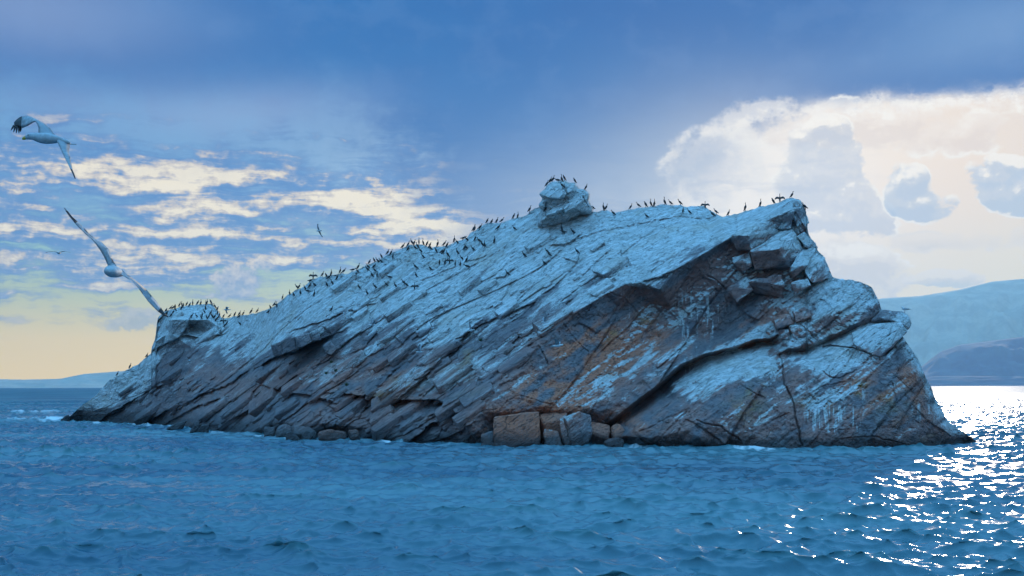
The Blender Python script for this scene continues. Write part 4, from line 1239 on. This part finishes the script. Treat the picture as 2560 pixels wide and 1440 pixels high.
def build_bvh():
    vs_, fs_ = [], []
    off = 0
    for me, _ in ALL_ROCK:
        n = len(me.vertices); co = np.empty(n * 3, np.float32); me.vertices.foreach_get('co', co)
        me.calc_loop_triangles()
        t = np.empty(len(me.loop_triangles) * 3, np.int32); me.loop_triangles.foreach_get('vertices', t)
        vs_.append(co.reshape(-1, 3)); fs_.append(t.reshape(-1, 3) + off); off += n
    return BVHTree.FromPolygons(np.concatenate(vs_).tolist(), np.concatenate(fs_).tolist(), all_triangles=True)


def hit(bvh, px, py):
    """the point of the rock seen at a pixel; above the skyline the first rock straight below it"""
    for k in range(40):
        d = Vector(rays(px, py + k).tolist()).normalized()
        h = bvh.ray_cast(Vector(CAMP.tolist()), d)
        if h[0] is not None: return h[0] + d * .03, k
    return None, 0


def build_birds():
    bvh = build_bvh()
    rng = random.Random(5)
    C = []                                            # x, y of the feet, pose, facing
    def z(x0, y0, k, L):
        for q in L:
            C.append((x0 + q[0] / k, y0 + q[1] / k, q[2] if len(q) > 2 else None, q[3] if len(q) > 3 else None))
    z(140, 700, 3.5556, [(978, 290, 'hunch'), (1017, 262), (1040, 264), (1060, 248, 'hunch'), (1098, 240), (1115, 232, 'up'), (1135, 248, 'preen'), (1163, 228, 'hunch', 'r'), (1188, 242, 'hunch'), (1215, 227, 'up'), (1260, 224, 'hunch', 'r'), (1290, 224, 'up', 'r'),
                        (1333, 226), (1346, 220), (1375, 216, 'hunch'), (1412, 255), (1435, 272), (985, 315), (1025, 332), (1045, 302), (1060, 280), (1115, 268), (1205, 338, 'lean', 'r'), (1250, 337, 'lean', 'l'), (1213, 397),
                        (1290, 352), (1302, 332, 'preen'), (1318, 300), (1325, 268), (1340, 352), (1360, 342), (1375, 312), (1387, 342), (1410, 347), (1425, 373, 'hunch'), (1442, 352), (1440, 312, 'up'), (1456, 332), (1362, 410), (1460, 473), (1488, 388, 'spread'), (1500, 423), (1520, 402),
                        (1490, 337, None, 'r'), (1540, 331, None, 'r'), (1590, 318, 'hunch', 'r'), (1630, 317, None, 'r'), (1626, 342, 'lean', 'r'), (1665, 316, None, 'r'), (1735, 302, None, 'r'), (1790, 293, None, 'r'), (1635, 408, 'lean', 'l'),
                        (807, 690, 's', 'r'), (657, 782, 's', 'r'), (545, 855, 's', 'r')])
    z(660, 540, 3.5556, [(38, 870), (57, 836), (92, 802, 's', 'r'), (112, 816, 'spread'), (165, 737), (225, 710), (263, 720), (295, 650), (312, 650, 's', 'r'), (320, 705), (363, 660), (405, 644), (395, 687, 'flat', 'l'), (450, 634, 'lean', 'l'), (450, 717), (405, 592, 'flat', 'r'), (437, 562, 'spread'),
                        (520, 537, 's', 'r'), (552, 550), (570, 570, 'lean', 'r'), (600, 537), (605, 617), (558, 637), (650, 570), (675, 674, 'lean', 'l'), (680, 507, 'tall'), (705, 507, 'lean', 'r'), (783, 497, 'flat', 'r'), (817, 542), (837, 477, 's', 'r'), (835, 514, 'lean', 'l'), (845, 654), (600, 852), (915, 707), (920, 494, 'lean', 'l'),
                        (928, 472, 'lean', 'l'), (938, 432, 'hunch', 'r'), (960, 550), (975, 467), (980, 420), (985, 502, 'lean', 'l'), (988, 650), (1005, 547), (1013, 420, 'lean', 'l'), (1040, 422, 'lean', 'l'), (1042, 366, 'hunch'), (1055, 554, 'lean', 'l'), (1100, 347), (1130, 347, None, 'r'), (1145, 382), (1125, 564, 'flat', 'l'), (1090, 630, 'lean', 'l'),
                        (1167, 640), (1232, 292, None, 'r'), (1282, 274, None, 'r'), (1283, 312), (1245, 617, 'lean', 'l'), (1268, 634, 'lean', 'l'), (1340, 657, 'spread'), (1315, 252), (1335, 257), (1345, 302, 'lean', 'l'), (1365, 292), (1378, 252, 'up'), (1395, 332, 'lean', 'l'), (1415, 380, 'lean', 'l'), (1350, 477, 'lean', 'l'), (1352, 550),
                        (1412, 262, 'tall'), (1450, 257, None, 'r'), (1475, 270, 'hunch', 'r'), (1478, 307), (1480, 487, 'lean', 'l'), (1528, 330), (1548, 270, None, 'r'), (1560, 440), (1577, 337), (1598, 342), (1600, 270, 'lean', 'r'), (1608, 437), (1628, 282, None, 'r'), (1632, 367), (1650, 427, 'spread'), (1695, 237, None, 'r'),
                        (1700, 452), (1718, 252, 'lean', 'l'), (1720, 347), (1745, 452), (1760, 397, 'lean', 'l'), (1765, 217, 'flat', 'r'), (1785, 307), (1800, 302, 'lean', 'l'), (1802, 412), (1805, 230), (1815, 470, 'flat', 'l'), (1860, 317, 'lean', 'l'), (1865, 130), (1878, 127), (1878, 222), (1915, 242, 'lean', 'l'), (1918, 122),
                        (1940, 277), (1958, 282), (1985, 67, None, 'r'), (2025, 74, 'hunch', 'r'), (2052, 244), (2070, 62, None, 'r'), (2080, 127), (2112, 54, 'lean', 'r'), (2228, 132, 'lean', 'l'), (2318, 374, 'lean', 'l'), (2170, 537, 'lean', 'l'), (2220, 27), (2260, 22), (2495, 440, 'lean', 'l'), (2520, 337, 'lean', 'l'), (2540, 367, 'lean', 'l')])
    z(1140, 420, 3.5556, [(655, 390, 's', 'r'), (808, 167, 's', 'r'), (838, 137), (862, 127, 's', 'r'), (912, 130, 'flat', 'l'), (938, 127, 'tall', 'l'), (962, 114, 'hunch', 'l'), (948, 182, 'lean', 'l'), (1055, 137, 'hunch', 'l'), (1155, 197, 's', 'r'), (968, 282), (1218, 337, 'lean', 'l'), (1150, 412, 'up'), (1165, 352), (1200, 397), (795, 392),
                         (935, 562), (963, 590, 'flat', 'l'), (1043, 592, 'lean', 'l'), (1080, 767, 'lean', 'l'), (1308, 380), (1335, 370, None, 'r'), (1402, 427, 'lean', 'l'), (1553, 370, 's', 'r'), (1625, 354, 'lean', 'l'), (1685, 347, 'hunch', 'l'), (1730, 344, 'tall', 'l'), (1768, 347, 'up', 'r'), (1852, 329, 'tall', 'l'),
                         (1910, 324, 'lean', 'l'), (1995, 332, 'lean', 'l'), (2018, 407), (2078, 414, 'lean', 'l'), (2215, 360, 'spread'), (2285, 437, 'lean', 'l'), (2314, 397, 'lean', 'l'), (2422, 427, 's', 'r'), (1697, 450, 'lean', 'l')])
    z(1580, 460, 3.5556, [(1012, 240, 'up', 'r'), (1145, 202, 'tall', 'r'), (1255, 182, 'hunch', 'l'), (1315, 162, 'spread'), (1422, 124, 's', 'r'), (1540, 216, 'lean', 'l')])
    meshes = {p: cormorant_mesh(p) for p in ('tall', 'up', 's', 'hunch', 'preen', 'spread', 'lean', 'flat')}
    words = {'tall': 'long-necked', 'up': 'bill-raised', 's': 'upright', 'hunch': 'hunched', 'preen': 'preening', 'spread': 'wing-drying', 'lean': 'leaning', 'flat': 'crouching'}
    rec = []
    for (x, y, pose, face) in C:
        if pose is None: pose = rng.choice(['s', 's', 's', 'hunch', 'up', 'lean'])
        if face is None: face = rng.choice(['r', 'l', 'r', 'b']) if x < 560 else rng.choice(['l', 'l', 'r', 'b'])
        p, k = hit(bvh, x, y)
        if p is None: continue
        sky_ = y < float(topf(x)) + 7
        pin = 1345 < x < 1490 and y < 535
        if pin: place = 'on the pinnacle'
        elif x < 380: place = 'on the bare ridge of the far left tip'
        elif x < 556: place = 'along the top of the low left outcrop' if y < float(topf(x)) + 5 else 'in the crowd below the outcrop top'
        elif x < 700: place = 'on the saddle right of the low outcrop' if sky_ else 'on white slope right of the low outcrop'
        elif x < 985: place = 'on the skyline climbing to the middle hump' if sky_ else 'on the white slope below the climbing skyline'
        elif x < 1170: place = 'on the skyline of the middle hump' if sky_ else 'on the white slope below the middle hump'
        elif x < 1345: place = 'on the skyline left of the pinnacle' if sky_ else 'on white slope below left of the pinnacle'
        elif x < 1800: place = 'on the level skyline right of the pinnacle' if sky_ and x > 1490 else 'on white slope below right of the pinnacle'
        else: place = 'on the right-hand peak'
        rec.append((place, x, p, pose, face))
    count = {}
    for place, x, p, pose, face in sorted(rec, key=lambda q: (q[0], q[1])):
        i = count[place] = count.get(place, 0) + 1
        o = bpy.data.objects.new('cormorant', meshes[pose]); COL.objects.link(o)
        yaw = {'r': rng.uniform(-25, 25), 'l': 180 + rng.uniform(-25, 25), 'b': rng.choice([90, 70, 110, -75])}[face]
        if pose == 'spread': yaw = rng.uniform(70, 110)
        o.location = p; o.rotation_euler = (0, 0, R(yaw)); s_ = rng.uniform(.82, .98); o.scale = (s_, s_, s_)
        tag(o, '%s cormorant, %s from left %s' % (words[pose], ORD[i - 1], place), 'cormorant', 'cormorants on the rock')
    # gulls resting on the rock
    pg = gull_perched_mesh()
    G = [(660 + 718 / 3.5556, 540 + 892 / 3.5556, 'l', 'left of a close pair of white gulls high on the mid slope'), (660 + 745 / 3.5556, 540 + 932 / 3.5556, 'l', 'right of a close pair of white gulls high on the mid slope'),
         (660 + 1035 / 3.5556, 540 + 1012 / 3.5556, 'r', 'white gull sitting just right of a wing-raising gull on the slope'), (660 + 1365 / 3.5556, 540 + 1002 / 3.5556, 'r', 'white gull sitting at mid slope left of a gull with raised wings'),
         (660 + 1365 / 3.5556, 540 + 1057 / 3.5556, 'l', 'small white gull sitting directly below another gull at mid slope'), (660 + 2135 / 3.5556, 540 + 982 / 3.5556, 'r', 'white gull sitting on slabs right of a banking gull'),
         (660 + 2310 / 3.5556, 540 + 682 / 3.5556, 'r', 'white gull alone on the upper slope below the pinnacle'), (660 + 535 / 3.5556, 540 + 1002 / 3.5556, 'r', 'white gull at the right end of the square block row'),
         (660 + 830 / 3.5556, 540 + 807 / 3.5556, 'l', 'small white gull below the lowest cormorants on the slope'), (660 + 850 / 3.5556, 540 + 1312 / 3.5556, 'l', 'small white gull low on the dark slabs at centre left'),
         (140 + 2180 / 3.5556, 700 + 907 / 3.5556, 'l', 'small white gull on the reddish slabs low on the left'), (140 + 2085 / 3.5556, 700 + 388 / 3.5556, 'r', 'small white gull on pale slope right of the low outcrop'),
         (2262, 781, 'l', 'lone gull standing on the jutting ledge at the right end')]
    for x, y, f, lab in G:
        p, k = hit(bvh, x, y)
        if p is None: continue
        o = bpy.data.objects.new('gull', pg); COL.objects.link(o)
        o.location = p; o.rotation_euler = (0, 0, R((0 if f == 'r' else 180) + rng.uniform(-40, 40)))
        if x > 2200: o.scale = (1.2, 1.2, 1.2)
        tag(o, lab if 'gull' in lab.split()[:4] else 'white gull, ' + lab, 'gull', 'gulls resting on the rock')
    # gulls on the wing, farther off
    FLY = [(147, 632, 66, (14, -10, .10, 0), (90, 0, 0), 'small gull gliding head-on left of the large diving gull'),
           (797, 577, 110, (14, -6, .10, 0), (150, 58, 0), 'small gull banking steeply in the sky above the middle ridge'),
           (567, 774, 105, (20, -34, .06, 0), (200, 22, 0), 'gull gliding over the saddle right of the low outcrop'),
           (473, 901, 110, (26, -26, .06, 0), (110, 16, 0), 'pale gull flying in front of the left slope'),
           (1394, 864, 58, (44, 6, .22, 0), (-14, -8, -6), 'bright white gull flying right in front of the rust cliff'),
           (1049, 880, 88, (62, 50, .10, 0), (170, 0, 0), 'white gull flying left with raised wings before the mid slabs'),
           (1178, 826, 92, (24, 4, .10, 0), (140, 62, 10), 'white gull banking in front of the mid slope'),
           (1362, 806, 86, (58, 44, .12, 0), (200, 10, 0), 'white gull flapping high in front of the cliff edge'),
           (931, 812, 92, (60, 40, .10, 0), (30, 20, 0), 'white gull with raised wings before the upper mid slope'),
           (1082, 820, 94, (70, 60, .10, 0), (120, 0, 0), 'white gull lifting its wings upright at mid slope')]
    for x, y, D, w, (yaw, roll, pitch), lab in FLY:
        me = gull_flying_mesh(*w)
        o = link('gull', me)
        o.matrix_world = Matrix.Translation(V(x, y, D / K)) @ Matrix.Rotation(R(yaw), 4, 'Z') @ Matrix.Rotation(R(pitch), 4, 'Y') @ Matrix.Rotation(R(roll), 4, 'X')
        tag(o, lab, 'gull', 'gulls in flight')
    big_gulls()
    tufts(bvh)


def big_gulls():
    # --- upper gull, flying left, wings mid-stroke (zoom 7.2x from 0,260); distances in metres from its size
    D0 = 13.2
    q = lambda x, y, dz=0.0: V(x / 7.2, 260 + y / 7.2, (D0 + dz) / K)
    sc = D0 / F / 7.2                                   # metres per zoom pixel
    root = empty('gull', q(800, 620)); tag(root, 'large grey-winged gull flying left in the upper left sky', 'gull', 'gulls in flight')

    def put(bm, name, mats):
        me = finish(bm, name, mats); o = link(name, me); o.parent = root; o.matrix_parent_inverse = Matrix.Translation(-root.location)
        return o
    view = Vector((0, 1, 0))
    bm = bmesh.new()
    bx = [(440, 612, 20), (475, 600, 42), (530, 585, 58), (590, 585, 62), (660, 600, 78), (740, 612, 96), (830, 618, 102), (920, 624, 94), (1000, 634, 76), (1060, 640, 58), (1130, 655, 46), (1200, 682, 36), (1262, 712, 24)]
    tube(bm, [q(x, y) for x, y, r in bx], [(r * sc * 1.05, r * sc) for x, y, r in bx], 14, 0, view)
    # far wing, raised: arm then the drooping hand
    t = lambda m: (0, -m, m * .3)
    arm = [((700, 560, .10), (1000, 590, .02), .02), ((690, 500, .14), (985, 545, .06), .018), ((694, 430, .20), (905, 432, .16), .015), ((668, 360, .26), (800, 352, .26), .012), ((628, 310, .32), (700, 296, .34), .010),
           ((590, 340, .34), (560, 228, .40), .009), ((500, 395, .36), (490, 204, .44), .008), ((385, 442, .40), (392, 218, .48), .007)]
    loft(bm, [(q(*a), q(*b), t(th)) for a, b, th in arm], [1, 1, 1, 1, 2, 2, 2, 2])
    loft(bm, [(q(392, 430, .40), q(392, 219, .48), t(.006)), (q(352, 420, .42), q(350, 238, .48), t(.006)), (q(310, 410, .44), q(300, 275, .48), t(.005)), (q(262, 400, .46), q(250, 330, .48), t(.004))], [3, 3, 3, 3])
    for k, (a, b, tip) in enumerate([((392, 420), (352, 420), (370, 505)), ((360, 410), (322, 410), (342, 530)), ((325, 405), (292, 400), (292, 528)), ((298, 400), (262, 390), (243, 512)), ((268, 395), (236, 370), (196, 482))]):
        loft(bm, [(q(*a, .42), q(*b, .44), t(.004)), (q((a[0] + tip[0]) / 2 + 8, (a[1] + tip[1]) / 2, .44), q((b[0] + tip[0]) / 2 - 8, (b[1] + tip[1]) / 2, .45), t(.003)), (q(tip[0] + 6, tip[1] - 6, .46), q(tip[0] - 5, tip[1], .46), t(.002))], [3, 3, 3])
    # near wing, swept down towards us
    near = [((1010, 640, -.04), (1240, 700, .02), .02), ((1045, 715, -.10), (1262, 765, -.04), .018), ((1095, 820, -.18), (1238, 850, -.14), .014), ((1150, 940, -.25), (1262, 940, -.22), .011), ((1205, 1045, -.32), (1288, 1085, -.30), .008),
            ((1262, 1165, -.38), (1305, 1180, -.37), .006), ((1310, 1270, -.43), (1345, 1275, -.43), .004), ((1345, 1345, -.47), (1362, 1345, -.47), .002)]
    loft(bm, [(q(*a), q(*b), t(th)) for a, b, th in near], [1, 1, 2, 2, 2, 3, 3, 3])
    # tail feathers
    loft(bm, [(q(1120, 615, .06), q(1150, 700, 0), t(.012)), (q(1200, 670, .08), q(1235, 728, .02), t(.008)), (q(1270, 702, .10), q(1290, 735, .06), t(.004)), (q(1378, 724, .12), q(1375, 740, .12), t(.002))], [0, 0, 2, 2])
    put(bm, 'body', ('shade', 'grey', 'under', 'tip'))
    bm = bmesh.new()
    tube(bm, [q(480, 598), q(445, 612), q(415, 626), q(398, 636)], [(.028 * .9, .026), (.02, .02), (.014, .016), (.004, .005)], 8, 0, view)
    put(bm, 'bill', ('ybill',))
    bm = bmesh.new()
    bmesh.ops.create_uvsphere(bm, u_segments=10, v_segments=8, radius=.008, matrix=Matrix.Translation(q(528, 572) + Vector((0, -.030, 0))))
    put(bm, 'eye', ('eye',))
    # --- lower gull, banking, seen from the front (zoom 4.644x from 120,500)
    D1 = 11.2
    q = lambda x, y, dz=0.0: V(120 + x / 4.644, 500 + y / 4.644, (D1 + dz) / K)
    sc = D1 / F / 4.644
    root = empty('gull', q(760, 830)); tag(root, 'large gull banking with long outstretched wings above the low outcrop', 'gull', 'gulls in flight')
    bm = bmesh.new()
    ax = Vector((.9, 0, -.12))
    # body: seen nearly end on, so its length runs away from us
    ring = [(-.17, 10, -40, 4), (-.15, 42, -38, 4), (-.09, 72, -26, 2), (.0, 90, -6, 0), (.12, 84, 26, 6), (.24, 64, 62, 16), (.34, 42, 98, 26), (.42, 26, 122, 34)]
    tube(bm, [q(752 + dx, 828 + dy, dz) for dz, r, dx, dy in ring], [(r * sc * 1.05, r * sc * .80) for dz, r, dx, dy in ring], 16, 0, (1, 0, -.2))
    tb = bmesh.new()
    loft(tb, [(q(640 + 160, 860, .30), q(880, 840, .34), (0, .01, .01)), (q(800, 868, .44), q(890, 850, .46), (0, .006, .006)), (q(806, 872, .54), q(900, 858, .56), (0, .003, .003))], [0, 0, 0])
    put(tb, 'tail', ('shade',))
    t = lambda m: (-m * .5, -m, m * .2)
    upw = [((700, 800, .02), (800, 770, .10), .022), ((690, 750, .0), (762, 715, .08), .02), ((655, 670, -.04), (742, 655, .05), .018), ((610, 590, -.08), (700, 565, .02), .016), ((560, 520, -.12), (630, 495, -.02), .013), ((520, 470, -.15), (545, 448, -.08), .011),
           ((440, 402, -.20), (478, 392, -.14), .010), ((380, 345, -.24), (418, 322, -.19), .008), ((310, 268, -.29), (345, 250, -.24), .007), ((250, 195, -.33), (282, 195, -.30), .005), ((205, 130, -.36), (228, 125, -.34), .004), ((186, 92, -.38), (196, 92, -.38), .002)]
    loft(bm, [(q(*a), q(*b), t(th)) for a, b, th in upw], [0, 2, 2, 2, 2, 2, 2, 2, 3, 3, 0, 0])
    dnw = [((800, 850, .02), (800, 780, .10), .024), ((868, 882, .06), (850, 800, .14), .02), ((930, 915, .10), (925, 868, .18), .014), ((985, 955, .14), (1000, 918, .20), .012), ((1050, 1025, .18), (1085, 985, .24), .011), ((1100, 1095, .22), (1148, 1045, .28), .010),
           ((1160, 1175, .27), (1205, 1115, .33), .009), ((1215, 1235, .31), (1262, 1180, .37), .008), ((1280, 1298, .36), (1312, 1250, .40), .006), ((1340, 1340, .41), (1358, 1318, .43), .004), ((1395, 1362, .45), (1402, 1355, .45), .002)]
    loft(bm, [(q(*a), q(*b), t(th)) for a, b, th in dnw], [0, 1, 1, 1, 1, 2, 2, 2, 3, 3, 0])
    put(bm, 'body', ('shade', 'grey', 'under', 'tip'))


def tufts(bvh):
    m = plain('grass', (.05, .09, .03), .8, .4)
    rng = random.Random(3)
    T = [(690, 450, 'green grass tuft under the square block row'), (600, 592, 'green grass tuft below and left of the topmost tuft'), (640, 667, 'green grass tuft between two others on the lower slabs'), (555, 692, 'green grass tuft leftmost of the lower slabs'),
         (735, 792, 'largest green grass tuft, lowest on the dark slabs'), (1928, 395, 'lone green grass tuft high on the right of the slope')]
    for x, y, lab in T:
        p, k = hit(bvh, 660 + x / 3.5556, 740 + y / 3.5556)
        if p is None: continue
        bm = bmesh.new()
        for _ in range(46):
            a = rng.uniform(0, 6.283); r = rng.uniform(0, .16); h = rng.uniform(.12, .32); l = rng.uniform(.05, .18)
            b0 = Vector((math.cos(a) * r, math.sin(a) * r - .05, -.05)); tip = b0 + Vector((math.cos(a) * l, math.sin(a) * l - .05, h))
            s_ = Vector((-math.sin(a), math.cos(a), 0)) * .014
            mid = b0.lerp(tip, .5) + Vector((0, 0, .03))
            v = [bm.verts.new(q) for q in (b0 - s_, b0 + s_, mid + s_, mid - s_, tip)]
            bm.faces.new((v[0], v[1], v[2], v[3])); bm.faces.new((v[3], v[2], v[4]))
        me = bpy.data.meshes.new('grass_tuft'); bm.to_mesh(me); bm.free()
        o = link('grass_tuft', me, m); o.location = p
        tag(o, lab, 'grass tuft', 'grass tufts on the slabs')


build_birds()
